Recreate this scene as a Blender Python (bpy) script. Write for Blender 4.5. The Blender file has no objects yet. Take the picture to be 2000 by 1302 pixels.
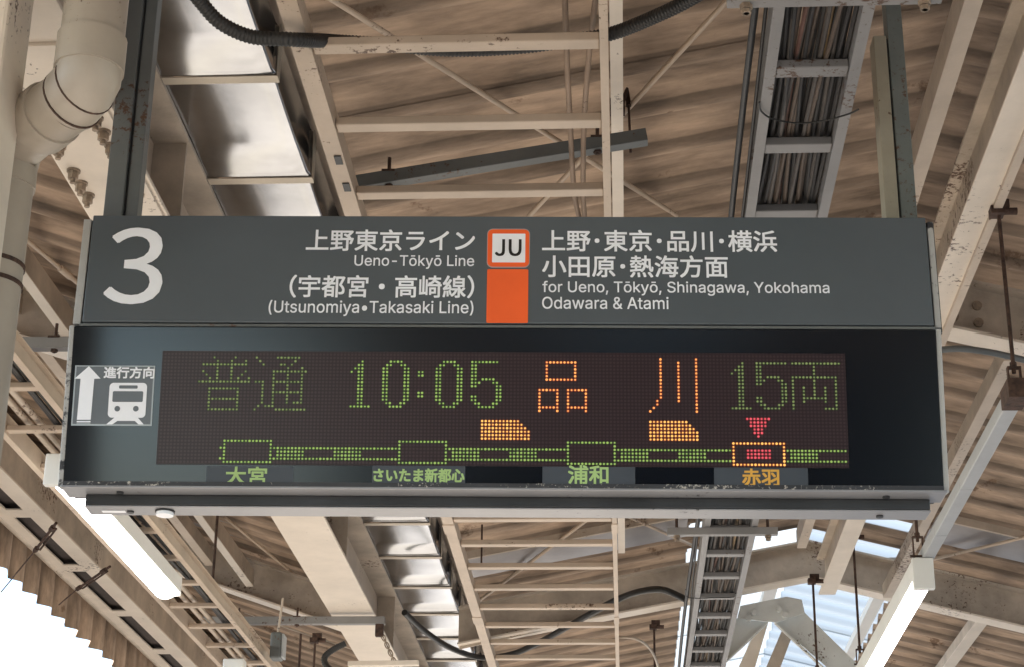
import bpy, math, random, os
from mathutils import Vector, Matrix
from mathutils.geometry import tessellate_polygon
random.seed(7)
C = bpy.context.scene.collection
SC = bpy.context.scene

# ---------------------------------------------------------------- camera
F_PX, CX, CY = 3650.0, 1000.0, 651.0            # focal length and centre for a 2000 x 1302 frame
CAMH = 1.6
_Y = Vector((225.0, -1499.0, -F_PX)).normalized()
_Z = Vector((110.0, (F_PX*F_PX + 225*110)/1499.0, -F_PX)).normalized()
_X = _Y.cross(_Z)
M = Matrix((_X, _Y, _Z))                        # camera axes -> world axes
cam_d = bpy.data.cameras.new('camera'); cam = bpy.data.objects.new('camera', cam_d); C.objects.link(cam)
cam_d.sensor_width = 36.0; cam_d.lens = F_PX/2000.0*36.0
cam_d.clip_start = 0.1; cam_d.clip_end = 3000
cam.matrix_world = Matrix.Translation((0, 0, CAMH)) @ M.to_4x4()
SC.camera = cam

# ---------------------------------------------------------------- world, sun, exposure
SUN_EL, SUN_AZ = math.radians(43), math.radians(252)   # azimuth clockwise from +Y
w = bpy.data.worlds.new("World"); SC.world = w; w.use_nodes = True
nt = w.node_tree; nt.nodes.clear()
sky = nt.nodes.new('ShaderNodeTexSky'); sky.sky_type = 'NISHITA'; sky.sun_disc = False
sky.sun_elevation = SUN_EL; sky.sun_rotation = SUN_AZ; sky.dust_density = 0.8; sky.air_density = 1.2; sky.ozone_density = 2.0
bg = nt.nodes.new('ShaderNodeBackground'); bg.inputs[1].default_value = 0.14
ow = nt.nodes.new('ShaderNodeOutputWorld')
nt.links.new(sky.outputs[0], bg.inputs[0]); nt.links.new(bg.outputs[0], ow.inputs[0])
sd = bpy.data.lights.new('sun', 'SUN'); sd.energy = 4.5; sd.angle = math.radians(0.5); sd.color = (1.0, 0.95, 0.87)
sun = bpy.data.objects.new('sun', sd); C.objects.link(sun)
sdir = Vector((math.sin(SUN_AZ)*math.cos(SUN_EL), math.cos(SUN_AZ)*math.cos(SUN_EL), math.sin(SUN_EL)))
sun.rotation_euler = sdir.to_track_quat('Z', 'Y').to_euler()
SC.view_settings.view_transform = 'Standard'; SC.view_settings.look = 'None'
SC.view_settings.gamma = 1.0; SC.view_settings.use_curve_mapping = False
SC.view_settings.exposure = 2.0
EXPG = 2.0**2.5
SC.cycles.use_denoising = True
SC.cycles.max_bounces = 8; SC.cycles.diffuse_bounces = 4; SC.cycles.glossy_bounces = 3
SC.cycles.sample_clamp_indirect = 4.0

# ---------------------------------------------------------------- ray helpers (heights H are above the camera)
def ray(px, py):
    return (M @ Vector((px-CX, -(py-CY), -F_PX))).normalized()
def W(v): return Vector((v.x, v.y, v.z+CAMH))
def PH(px, py, H): d = ray(px, py); return W(d*(H/d.z))
def PY(px, py, Y): d = ray(px, py); return W(d*(Y/d.y))
def PX(px, py, X): d = ray(px, py); return W(d*(X/d.x))
XV, HV, SC_, XR, SR_, XL, SL_ = -1.15, 3.60, 0.195, 1.38, -0.25, -1.72, -0.34
HVL = 3.48
HR = HV + SC_*(XR-XV)
def roofH(x):
    if x < XL: return HVL + SL_*(x-XL)
    if x < XV: return HV
    if x < XR: return HV + SC_*(x-XV)
    return HR + SR_*(x-XR)
def PR(px, py, off=0.07):
    d = ray(px, py); t = 3.0
    for _ in range(60):
        x = d.x*t; t = t*0.5 + 0.5*((roofH(x)-off)/d.z)
    return W(d*t)

# ---------------------------------------------------------------- materials
def mat(name, base, rough=0.6, metal=0.0, var=0.12, scale=3.0, rust=0.0, rustcol=(0.09, 0.045, 0.025), bump=0.15,
        bscale=60.0, stretch=(1, 1, 1), coat=0.0, dirt=0.0, rustscale=38.0):
    m = bpy.data.materials.new(name); m.use_nodes = True
    n = m.node_tree.nodes; l = m.node_tree.links; b = n['Principled BSDF']
    tc = n.new('ShaderNodeTexCoord'); mp = n.new('ShaderNodeMapping'); mp.inputs['Scale'].default_value = stretch
    geo = n.new('ShaderNodeNewGeometry')
    l.new(geo.outputs['Position'], mp.inputs['Vector'])
    nz = n.new('ShaderNodeTexNoise'); nz.inputs['Scale'].default_value = scale; nz.inputs['Detail'].default_value = 6
    nz.inputs['Roughness'].default_value = 0.65
    l.new(mp.outputs[0], nz.inputs['Vector'])
    cr = n.new('ShaderNodeValToRGB'); e = cr.color_ramp.elements
    e[0].position = 0.3; e[1].position = 0.7
    e[0].color = tuple(c*(1-var*1.6) for c in base)+(1,); e[1].color = tuple(min(1, c*(1+var)) for c in base)+(1,)
    l.new(nz.outputs['Fac'], cr.inputs[0]); col = cr.outputs[0]
    if rust > 0:
        n2 = n.new('ShaderNodeTexNoise'); n2.inputs['Scale'].default_value = rustscale; n2.inputs['Detail'].default_value = 5
        n2.inputs['Roughness'].default_value = 0.7
        l.new(geo.outputs['Position'], n2.inputs['Vector'])
        n3 = n.new('ShaderNodeTexNoise'); n3.inputs['Scale'].default_value = 1.7
        l.new(geo.outputs['Position'], n3.inputs['Vector'])
        mul = n.new('ShaderNodeMath'); mul.operation = 'MULTIPLY'
        l.new(n2.outputs['Fac'], mul.inputs[0]); l.new(n3.outputs['Fac'], mul.inputs[1])
        c2 = n.new('ShaderNodeValToRGB'); c2.color_ramp.elements[0].position = 0.41-rust*0.27
        c2.color_ramp.elements[1].position = 0.45-rust*0.25
        l.new(mul.outputs[0], c2.inputs[0])
        mx = n.new('ShaderNodeMix'); mx.data_type = 'RGBA'
        l.new(c2.outputs[0], mx.inputs[0]); l.new(col, mx.inputs[6]); mx.inputs[7].default_value = rustcol+(1,)
        col = mx.outputs[2]
    l.new(col, b.inputs['Base Color'])
    b.inputs['Roughness'].default_value = rough; b.inputs['Metallic'].default_value = metal
    if coat: b.inputs['Coat Weight'].default_value = coat
    if bump:
        nb = n.new('ShaderNodeTexNoise'); nb.inputs['Scale'].default_value = bscale; nb.inputs['Detail'].default_value = 4
        l.new(mp.outputs[0], nb.inputs['Vector'])
        bp = n.new('ShaderNodeBump'); bp.inputs['Strength'].default_value = bump; bp.inputs['Distance'].default_value = 0.01
        l.new(nb.outputs['Fac'], bp.inputs['Height']); l.new(bp.outputs[0], b.inputs['Normal'])
    return m
def emis(name, col, s, base=(0.02, 0.02, 0.02)):
    m = bpy.data.materials.new(name); m.use_nodes = True; b = m.node_tree.nodes['Principled BSDF']
    b.inputs['Base Color'].default_value = tuple(base)+(1,); b.inputs['Emission Color'].default_value = tuple(col)+(1,)
    b.inputs['Emission Strength'].default_value = s; b.inputs['Roughness'].default_value = 0.5
    return m
def flat(name, col, rough=0.5, metal=0.0):
    return mat(name, col, rough=rough, metal=metal, var=0.05, bump=0.03)

CREAM = mat('cream_paint', (0.56, 0.465, 0.375), rough=0.5, var=0.10, rust=0.22, bump=0.1)
CREAM2 = mat('cream_paint_rusty', (0.48, 0.405, 0.33), rough=0.55, var=0.22, rust=0.20, bump=0.15)
CREAML = mat('cream_paint_clean', (0.73, 0.64, 0.54), rough=0.45, var=0.08, rust=0.16, bump=0.06)
LADDER = mat('ladder_paint', (0.52, 0.415, 0.32), rough=0.5, var=0.10, rust=0.18, bump=0.1)
GREY = mat('grey_paint', (0.25, 0.24, 0.235), rough=0.5, var=0.10, rust=0.16, bump=0.05)
GREYD = mat('dark_grey_paint', (0.13, 0.14, 0.14), rough=0.5, var=0.14, rust=0.25, bump=0.05)
GREYG = mat('greenish_grey_post', (0.14, 0.16, 0.155), rough=0.5, var=0.15, rust=0.42, bump=0.08)
YELLOWP = mat('yellowish_post', (0.30, 0.275, 0.215), rough=0.5, var=0.12, rust=0.2, bump=0.08)
BLUEG = mat('blue_grey_duct', (0.40, 0.41, 0.42), rough=0.5, var=0.06, rust=0.05, bump=0.03)
ROOF = mat('roof_sheet', (0.49, 0.365, 0.272), rough=0.8, var=0.36, scale=2.2, stretch=(0.8, 4.5, 1), rust=0.20, bump=0.3,
           bscale=25, rustcol=(0.22, 0.14, 0.09), rustscale=5)
STEEL = mat('stainless_steel', (0.44, 0.45, 0.47), rough=0.16, metal=1.0, var=0.14, scale=2.0, bump=0.14, bscale=2.2)
SEAM = mat('seam_strip_metal', (0.50, 0.44, 0.36), rough=0.45, metal=0.3, var=0.1)
RUSTY = mat('rusted_iron', (0.075, 0.042, 0.03), rough=0.85, var=0.4, scale=30, bump=0.5)
BOLT = mat('bolt_steel', (0.30, 0.23, 0.17), rough=0.6, metal=0.2, var=0.3, scale=30)
BLACK = mat('black_rubber', (0.02, 0.019, 0.018), rough=0.5, var=0.2, bump=0.1)
PIPE = mat('vinyl_pipe', (0.40, 0.345, 0.285), rough=0.4, var=0.08, rust=0.10, bump=0.03)
WHITE = mat('white_enamel', (0.74, 0.73, 0.70), rough=0.4, var=0.04, rust=0.06, bump=0.02)
ALU = mat('aluminium_frame', (0.29, 0.29, 0.305), rough=0.4, metal=0.3, var=0.08, rust=0.12, bump=0.05, rustcol=(0.03, 0.03, 0.03), rustscale=40)
ALUCHIP = mat('chipped_white_edge', (0.42, 0.415, 0.40), rough=0.45, var=0.10, rust=0.50, bump=0.2, rustcol=(0.03, 0.03, 0.035), rustscale=30)
HEADER = mat('sign_grey_face', (0.088, 0.104, 0.118), rough=0.32, var=0.09, scale=1.1, bump=0.0)
CASE = mat('black_screen_surround', (0.002, 0.003, 0.006), rough=0.19, var=0.10, bump=0.0)
CASE.node_tree.nodes['Principled BSDF'].inputs['IOR'].default_value = 1.62; CASE.node_tree.nodes['Principled BSDF'].inputs['Specular Tint'].default_value = (0.82, 0.9, 1.0, 1)
DARKF = mat('dark_bezel', (0.03, 0.032, 0.036), rough=0.5, var=0.3, bump=0.1)
TEXTW = flat('white_lettering', (0.88, 0.90, 0.95), 0.45)
ORANGE = flat('orange_panel', (0.93, 0.13, 0.025), 0.45)
TEXTK = flat('black_lettering', (0.012, 0.012, 0.014), 0.45)
TEXTG = flat('green_lettering', (0.36, 0.52, 0.20), 0.5)
TEXTY = flat('amber_lettering', (0.70, 0.38, 0.06), 0.5)
STRIP = flat('station_strip', (0.045, 0.055, 0.07), 0.45)
STICK = flat('sticker_film', (0.13, 0.15, 0.17), 0.4)
STICKE = flat('sticker_edge', (0.40, 0.45, 0.48), 0.4)
FLASH = mat('bluish_flashing', (0.30, 0.28, 0.28), rough=0.35, metal=0.5, var=0.12, bump=0.1, bscale=5)
TUBE = emis('lit_tube', (1.0, 0.98, 0.92), 3.0, (0.8, 0.8, 0.8))
CONC = mat('platform_concrete', (0.42, 0.375, 0.32), rough=0.85, var=0.2, scale=1.5, bump=0.3)
BALLAST = mat('track_ballast', (0.010, 0.010, 0.011), rough=0.95, var=0.35, scale=12, bump=1.0)
GROUND = mat('city_ground', (0.24, 0.22, 0.19), rough=0.9, var=0.2, scale=0.3)
YEL = flat('tactile_yellow', (0.42, 0.37, 0.29), 0.6)
GLOW = {k: (emis('led_'+k+'_halo', h, 0.034*a), emis('led_'+k+'_core', c, 0.13*a)) for k, h, c, a in [
    ('green', (0.16, 0.42, 0.01), (0.58, 0.86, 0.18), 1.0), ('green_dim', (0.16, 0.34, 0.01), (0.56, 0.72, 0.22), 0.62), ('orange', (1.0, 0.10, 0.01), (1.0, 0.42, 0.10), 2.4),
    ('red', (1.0, 0.02, 0.05), (1.0, 0.10, 0.14), 1.8), ('amber', (1.0, 0.16, 0.01), (1.0, 0.55, 0.12), 2.4)]}

# unlit diode matrix
def led_window_mat(p, u0, v0):
    m = bpy.data.materials.new('unlit_diode_matrix'); m.use_nodes = True
    n = m.node_tree.nodes; l = m.node_tree.links; b = n['Principled BSDF']
    tc = n.new('ShaderNodeTexCoord'); sp = n.new('ShaderNodeSeparateXYZ'); l.new(tc.outputs['Object'], sp.inputs[0])
    outs = []
    for ax, o in ((0, u0), (2, v0)):
        a = n.new('ShaderNodeMath'); a.operation = 'SUBTRACT'; l.new(sp.outputs[ax], a.inputs[0]); a.inputs[1].default_value = o
        d = n.new('ShaderNodeMath'); d.operation = 'DIVIDE'; l.new(a.outputs[0], d.inputs[0]); d.inputs[1].default_value = p
        f = n.new('ShaderNodeMath'); f.operation = 'FRACT'; l.new(d.outputs[0], f.inputs[0])
        s = n.new('ShaderNodeMath'); s.operation = 'SUBTRACT'; l.new(f.outputs[0], s.inputs[0]); s.inputs[1].default_value = 0.5
        q = n.new('ShaderNodeMath'); q.operation = 'MULTIPLY'; l.new(s.outputs[0], q.inputs[0]); l.new(s.outputs[0], q.inputs[1])
        outs.append(q)
    ad = n.new('ShaderNodeMath'); ad.operation = 'ADD'; l.new(outs[0].outputs[0], ad.inputs[0]); l.new(outs[1].outputs[0], ad.inputs[1])
    cr = n.new('ShaderNodeValToRGB'); cr.color_ramp.elements[0].position = 0.08; cr.color_ramp.elements[1].position = 0.16
    cr.color_ramp.elements[0].color = (0.044, 0.027, 0.031, 1); cr.color_ramp.elements[1].color = (0.021, 0.011, 0.014, 1)
    l.new(ad.outputs[0], cr.inputs[0]); l.new(cr.outputs[0], b.inputs['Base Color'])
    b.inputs['Roughness'].default_value = 0.32; b.inputs['IOR'].default_value = 1.42
    return m

# ---------------------------------------------------------------- mesh builder
class MB:
    def __init__(s): s.v = []; s.f = []; s.mi = []; s.smooth = False
    def add(s, vs, fs, mi=0):
        o = len(s.v); s.v += [Vector(v) for v in vs]; s.f += [tuple(i+o for i in f) for f in fs]; s.mi += [mi]*len(fs); return s
    def hexa(s, p, mi=0):   # p: 8 points, bottom 4 then top 4
        return s.add(p, [(0, 3, 2, 1), (4, 5, 6, 7), (0, 1, 5, 4), (1, 2, 6, 5), (2, 3, 7, 6), (3, 0, 4, 7)], mi)
    def box(s, a, b, mi=0):
        x0, y0, z0 = [min(a[i], b[i]) for i in range(3)]; x1, y1, z1 = [max(a[i], b[i]) for i in range(3)]
        return s.hexa([(x0, y0, z0), (x1, y0, z0), (x1, y1, z0), (x0, y1, z0), (x0, y0, z1), (x1, y0, z1), (x1, y1, z1), (x0, y1, z1)], mi)
    def beam(s, p0, p1, wd, ht, up=(0, 0, 1), du=0.0, ds=0.0, mi=0):
        p0 = Vector(p0); p1 = Vector(p1); t = (p1-p0).normalized(); sd = t.cross(Vector(up)).normalized(); u = sd.cross(t)
        off = u*du + sd*ds
        q = []
        for z in (-0.5, 0.5):
            for pp, sg in ((p0, -0.5), (p0, 0.5), (p1, 0.5), (p1, -0.5)):
                q.append(pp + off + sd*wd*sg + u*ht*z)
        return s.hexa(q, mi)
    def prism(s, poly, vec, mi=0):
        n = len(poly); vec = Vector(vec); a = [Vector(p) for p in poly]; b = [p+vec for p in a]
        return s.add(a+b, [tuple(range(n))[::-1], tuple(range(n, 2*n))]+[(i, (i+1) % n, (i+1) % n+n, i+n) for i in range(n)], mi)
    def tube(s, pts, r, seg=10, radii=None, mi=0, cap=True):
        pts = [Vector(p) for p in pts]; n = len(pts); s.smooth = True
        ref = None; rings = []
        for i, p in enumerate(pts):
            t = (pts[min(i+1, n-1)]-pts[max(i-1, 0)]).normalized()
            if ref is None: ref = Vector((0, 0, 1)) if abs(t.z) < 0.9 else Vector((1, 0, 0))
            a = (ref - t*ref.dot(t)).normalized(); ref = a; b = t.cross(a)
            rr = radii[i] if radii else r
            rings.append([p + (a*math.cos(k*2*math.pi/seg)+b*math.sin(k*2*math.pi/seg))*rr for k in range(seg)])
        vs = [q for rg in rings for q in rg]
        fs = [(i*seg+k, i*seg+(k+1) % seg, (i+1)*seg+(k+1) % seg, (i+1)*seg+k) for i in range(n-1) for k in range(seg)]
        if cap: fs += [tuple(range(seg))[::-1], tuple((n-1)*seg+k for k in range(seg))]
        return s.add(vs, fs, mi)
    def cyl(s, c, axis, r, h, seg=12, mi=0):
        c = Vector(c); a = Vector(axis).normalized(); return s.tube([c-a*h/2, c+a*h/2], r, seg, mi=mi)
    def build(s, name, mats, parent=None, base=None, bevel=0.0, local=False, smooth=None):
        off = Vector((0, 0, 0))
        if parent is not None and not local:
            off = wloc(parent)
        elif parent is None and base is not None: off = Vector(base)
        me = bpy.data.meshes.new(name); me.from_pydata([tuple(v-off) for v in s.v], [], s.f)
        if not isinstance(mats, (list, tuple)): mats = [mats]
        for m in mats: me.materials.append(m)
        for p, k in zip(me.polygons, s.mi): p.material_index = k
        if smooth is None: smooth = s.smooth
        if smooth:
            for p in me.polygons: p.use_smooth = len(p.vertices) <= 4
            me.set_sharp_from_angle(angle=math.radians(50))
        o = bpy.data.objects.new(name, me); C.objects.link(o)
        if parent is not None: o.parent = parent
        elif base is not None: o.location = base
        if bevel:
            b = o.modifiers.new('bevel', 'BEVEL'); b.width = bevel; b.segments = 2; b.limit_method = 'ANGLE'
        return o
def wloc(o):
    v = Vector((0, 0, 0))
    while o is not None: v += o.location; o = o.parent
    return v
def tag(o, label, cat=None, group=None, kind=None):
    if label: o['label'] = label
    if cat: o['category'] = cat
    if group: o['group'] = group
    if kind: o['kind'] = kind
    return o
def thing(name, loc, label, cat, group=None):
    o = bpy.data.objects.new(name, None); C.objects.link(o); o.location = loc; o.empty_display_size = 0.1
    return tag(o, label, cat, group)
def dup(o, loc, parent=None):
    c = o.copy(); C.objects.link(c); c.location = loc
    if parent is not None: c.parent = parent
    return c
def spline(pts, n=8):
    pts = [Vector(p) for p in pts]; out = []
    for i in range(len(pts)-1):
        p0 = pts[max(i-1, 0)]; p1 = pts[i]; p2 = pts[i+1]; p3 = pts[min(i+2, len(pts)-1)]
        for k in range(n):
            t = k/n
            out.append(0.5*((2*p1)+(-p0+p2)*t+(2*p0-5*p1+4*p2-p3)*t*t+(-p0+3*p1-3*p2+p3)*t**3))
    out.append(pts[-1]); return out
def Z(H): return H+CAMH

# ================================================================ setting: floor and ground
PLX0, PLX1 = -3.55, 4.6
m = MB(); m.box((PLX0, -40, -1.1), (PLX1, 60, 0)); tag(m.build('platform_floor', CONC), 'pale concrete station platform floor below the canopy', None, None, 'structure')
for i, xx in enumerate((PLX0+0.85, PLX1-0.85)):
    m = MB(); m.box((xx-0.15, -40, 0.004), (xx+0.15, 60, 0.010)); tag(m.build('tactile_paving', YEL), 'yellow tactile strip along the platform edge', None, None, 'structure')
m = MB(); m.box((-14, -60, -1.3), (PLX0, 120, -1.12)); m.box((PLX1, -60, -1.3), (14, 120, -1.12))
tag(m.build('track_bed', BALLAST), 'ballasted track bed beside the platform', None, None, 'structure')
m = MB(); m.add([(-1500, -1500, -1.35), (1500, -1500, -1.35), (1500, 1500, -1.35), (-1500, 1500, -1.35)], [(0, 1, 2, 3)])
tag(m.build('ground', GROUND), 'open ground around the station', None, None, 'structure')

# ================================================================ canopy roof
PITCH = 0.366
roof = thing('canopy_roof', (0, 8, Z(3.4)), 'weathered corrugated canopy roof of brownish sheets over the platform', 'roof')
def roof_sheet(x0, x1, y0, y1, dz, mats=ROOF, name='roof_sheet', amp=0.046, lift=0.0):
    nx, per = 6, 12; ny = max(2, int(round((y1-y0)/PITCH*per)))
    vs = []
    for th in (0.0, 0.006):
        for i in range(nx+1):
            x = x0+(x1-x0)*i/nx; h = roofH(x)
            for j in range(ny+1):
                y = y0+(y1-y0)*j/ny; a = 2*math.pi*y/PITCH
                wv = math.sin(a)+0.22*math.sin(2*a+0.6)
                vs.append((x, y, Z(h)+amp*wv+dz+th+lift))
    n1 = (nx+1)*(ny+1); fs = []
    for i in range(nx):
        for j in range(ny):
            a = i*(ny+1)+j; b = a+1; c = a+ny+2; d = a+ny+1
            fs.append((a, b, c, d)); fs.append((a+n1, d+n1, c+n1, b+n1))
    for j in range(ny):
        fs.append((j, j+n1, j+1+n1, j+1)); a = nx*(ny+1)+j; fs.append((a, a+1, a+1+n1, a+n1))
    mb = MB(); mb.add(vs, fs); mb.smooth = True
    return mb.build(name, mats, roof)
def fold_bands(m):  # darkens the sheet colour in a band along each corrugation
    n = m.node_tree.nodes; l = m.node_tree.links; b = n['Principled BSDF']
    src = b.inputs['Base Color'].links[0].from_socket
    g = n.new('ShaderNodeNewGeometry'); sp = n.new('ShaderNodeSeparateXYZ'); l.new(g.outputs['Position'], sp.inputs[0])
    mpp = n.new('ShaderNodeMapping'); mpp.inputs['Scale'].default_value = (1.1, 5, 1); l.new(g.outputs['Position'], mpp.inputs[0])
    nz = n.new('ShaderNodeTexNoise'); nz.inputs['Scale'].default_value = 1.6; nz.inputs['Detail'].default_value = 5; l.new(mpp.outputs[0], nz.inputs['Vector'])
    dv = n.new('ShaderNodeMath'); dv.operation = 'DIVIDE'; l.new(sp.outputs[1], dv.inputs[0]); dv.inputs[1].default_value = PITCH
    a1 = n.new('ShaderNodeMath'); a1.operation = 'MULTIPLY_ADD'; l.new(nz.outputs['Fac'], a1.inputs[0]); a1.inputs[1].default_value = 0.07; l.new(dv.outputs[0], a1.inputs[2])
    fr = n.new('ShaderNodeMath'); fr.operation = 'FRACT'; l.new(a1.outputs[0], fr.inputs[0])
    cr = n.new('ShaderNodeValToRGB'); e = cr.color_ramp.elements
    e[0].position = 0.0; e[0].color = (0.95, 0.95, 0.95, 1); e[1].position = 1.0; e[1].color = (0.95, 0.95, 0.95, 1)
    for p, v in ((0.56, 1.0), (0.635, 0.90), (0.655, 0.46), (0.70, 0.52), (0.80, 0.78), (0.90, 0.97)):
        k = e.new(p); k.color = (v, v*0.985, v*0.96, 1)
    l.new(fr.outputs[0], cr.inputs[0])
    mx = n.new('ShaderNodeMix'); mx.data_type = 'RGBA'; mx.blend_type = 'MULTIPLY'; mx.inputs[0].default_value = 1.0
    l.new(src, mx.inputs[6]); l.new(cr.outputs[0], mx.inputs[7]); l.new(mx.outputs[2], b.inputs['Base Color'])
fold_bands(ROOF)
POLY = bpy.data.materials.new('translucent_sheet'); POLY.use_nodes = True
_n = POLY.node_tree.nodes; _l = POLY.node_tree.links; _n.clear()
_o = _n.new('ShaderNodeOutputMaterial'); _t = _n.new('ShaderNodeBsdfTranslucent'); _d = _n.new('ShaderNodeBsdfTransparent'); _x = _n.new('ShaderNodeMixShader')
_t.inputs[0].default_value = (0.60, 0.62, 0.62, 1); _d.inputs[0].default_value = (0.40, 0.42, 0.43, 1); _x.inputs[0].default_value = 0.6
_l.new(_d.outputs[0], _x.inputs[1]); _l.new(_t.outputs[0], _x.inputs[2]); _l.new(_x.outputs[0], _o.inputs[0])

YS = [13.78+PITCH*4*(k-21) for k in range(6, 31)]
for k in range(len(YS)-1):
    y0, y1 = YS[k], YS[k+1]+0.01; dz = 0.004*(k % 2)
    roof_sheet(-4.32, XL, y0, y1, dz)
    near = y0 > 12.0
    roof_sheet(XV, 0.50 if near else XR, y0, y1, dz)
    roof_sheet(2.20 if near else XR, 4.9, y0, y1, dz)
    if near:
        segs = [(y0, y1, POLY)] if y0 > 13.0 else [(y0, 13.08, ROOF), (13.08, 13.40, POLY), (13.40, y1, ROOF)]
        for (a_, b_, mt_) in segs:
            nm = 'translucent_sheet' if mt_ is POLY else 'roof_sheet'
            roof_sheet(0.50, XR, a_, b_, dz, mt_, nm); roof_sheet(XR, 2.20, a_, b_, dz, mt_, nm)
mb = MB(); mb.prism([(XR-0.2, -8.2, Z(roofH(XR-0.2))+0.07), (XR, -8.2, Z(HR)+0.09), (XR+0.2, -8.2, Z(roofH(XR+0.2))+0.07), (XR, -8.2, Z(HR)+0.13)], (0, 21.2, 0))
mb.build('ridge_cap', ROOF, roof)
# flat bluish metal flashing that closes the sheets just before the far frame
for (x0, x1) in ((XV+0.03, 0.48), (2.22, 4.6), (-3.9, XL)):
    mb = MB(); a = (x0, 12.75, Z(roofH(x0))-0.055); b = (x1, 12.75, Z(roofH(x1))-0.055)
    c = (x1, 13.38, Z(roofH(x1))-0.055); d = (x0, 13.38, Z(roofH(x0))-0.055)
    mb.prism([a, b, c, d], (0, 0, 0.008)); mb.build('flashing', FLASH, roof)
    mb = MB(); mb.beam((x0, 12.72, Z(roofH(x0))-0.07), (x1, 12.72, Z(roofH(x1))-0.07), 0.03, 0.06); mb.build('flashing_trim', CREAM2, roof)

# hanging corrugated valance at the left eaves
vx = -4.30; vh0 = 3.385
root = thing('eaves_valance', (vx, 12, Z(3.6)), 'brown corrugated valance hanging below the left eaves against the white sky', 'valance')
vy = -2.0; k = 0
while vy < 30:
    y1 = vy+0.366*4; ny = 48; vs = []
    for th in (0, 0.005):
        for zz in (Z(vh0), Z(4.38)):
            for j in range(ny+1):
                y = vy+(y1-vy)*j/ny; ph = ((y/0.366) % 1.0)
                tri = ((ph/0.7) if ph < 0.7 else (1-ph)/0.3)*(0.82+0.36*((math.sin(int(y/0.366+50)*12.9898)*43758.5) % 1.0))
                vs.append((vx-th+0.03-0.085*tri+0.003*(k % 2), y, zz))
    n1 = 2*(ny+1); fs = []
    for j in range(ny):
        a = j; fs.append((a, a+1, a+ny+2, a+ny+1)); fs.append((a+n1, a+ny+1+n1, a+ny+2+n1, a+1+n1))
        fs.append((a, a+n1, a+1+n1, a+1))
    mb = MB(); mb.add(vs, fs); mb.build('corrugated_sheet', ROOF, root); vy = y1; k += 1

# added unseen wall behind the viewer, darkens what the screen reflects
r = thing('reflection_wall', (1.3, -5.5, 0), 'added dark panelled wall behind the viewer that darkens the screen reflection', 'reflection blocker')
WALLD = mat('dark_wall_panel', (0.02, 0.021, 0.025), rough=0.7, var=0.2)
for k in range(5):
    mb = MB(); mb.box((-1.7+1.2*k, -5.6, 0), (-1.7+1.2*k+1.19, -5.5, Z(3.3))); mb.build('wall_panel', WALLD, r)
mb = MB(); mb.box((-1.7, -5.6, Z(3.3)), (4.3, -5.48, Z(3.42))); mb.build('wall_top_strip', WALLD, r)

# ================================================================ eaves lattice beam with slots
EH = 3.6
xi = PH(28, 940, EH).x; xo = PH(0, 1009, EH).x; sxi = PH(58, 1008, EH).x; sxo = PH(28, 1011, EH).x
sy0 = PH(43, 1010, EH).y; sy1 = PH(138, 1103, EH).y; pit = 0.386*EH
root = thing('eaves_beam', (xi, 12, Z(EH)), 'cream boxed eaves beam with a row of dark slots in its underside', 'beam')
mb = MB(); mb.box((xi, -4, Z(EH)), (sxi, 32, Z(EH)+0.012)); mb.box((sxo, -4, Z(EH)), (xo, 32, Z(EH)+0.012)); mb.build('flange', CREAML, root)
mb = MB(); mb.box((xi-0.002, -4, Z(EH)+0.012), (xi-0.014, 32, Z(EH)+0.30)); mb.build('inner_web', CREAM2, root)
mb = MB(); mb.box((xo+0.002, -4, Z(EH)+0.012), (xo+0.014, 32, Z(EH)+0.30)); mb.build('outer_web', CREAM2, root)
mb = MB(); mb.box((xi, -4, Z(EH)+0.30), (xo, 32, Z(EH)+0.312)); mb.build('top_plate', CREAM2, root)
mb = MB(); mb.box((xi-0.016, -4, Z(EH)+0.05), (xo+0.016, 32, Z(EH)+0.06)); mb.build('slot_shade_plate', mat('slot_shade_dark', (0.06, 0.045, 0.04), rough=0.8, var=0.3), root)  # dark-coloured plate standing in for the shade inside the slots
mb = MB(); mb.tube([(xo-0.014, -4, Z(EH)+0.02), (xo-0.014, 32, Z(EH)+0.02)], 0.028, 8); mb.build('edge_pipe', CREAM2, root)
for i in range(-8, 14):
    y0 = sy1+i*pit; y1 = sy0+(i+1)*pit
    mb = MB(); mb.box((sxi-0.0, y0, Z(EH)+0.001), (sxo+0.0, y1, Z(EH)+0.011)); mb.build('batten', CREAML, root)

# ================================================================ valley H-beam
VB = thing('valley_beam', (-1.8, 10, Z(3.0)), 'large cream H-section valley beam running beside the stainless gutter', 'beam')
vxl, vxr, vt = -1.952, -1.655, 3.42
mb = MB(); mb.box((vxl, -2, Z(3.0)), (vxr, 30, Z(3.0)+0.018)); mb.build('bottom_flange', CREAML, VB, bevel=0.003)
mb = MB(); mb.box((vxl, -2, Z(vt)), (vxr, 30, Z(vt)+0.018)); mb.build('top_flange', CREAM2, VB)
mb = MB(); mb.box((-1.809, -2, Z(3.018)), (-1.797, 30, Z(vt))); mb.build('web', CREAM, VB)
for yy in (6.35, 8.6, 10.95, 13.4, 15.8):
    mb = MB(); mb.box((-1.796, yy, Z(3.018)), (vxr-0.012, yy+0.014, Z(vt)-0.001)); mb.build('stiffener', CREAM2, VB)
mb = MB(); mb.box((vxl+0.012, 4.9, Z(3.0)-0.014), (vxr-0.012, 6.35, Z(3.0)-0.0005)); mb.build('splice_plate', CREAML, VB, bevel=0.002)
bm0 = MB(); bm0.cyl((0, 0, -0.004), (0, 0, 1), 0.024, 0.008, 16); bm0.tube([(0, 0, -0.008), (0, 0, -0.034)], 0.019, 6)
bm0.tube([(0, 0, -0.034), (0, 0, -0.05)], 0.010, 8)
bo = bm0.build('bolt', BOLT, VB, local=True)
spots = []
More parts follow.
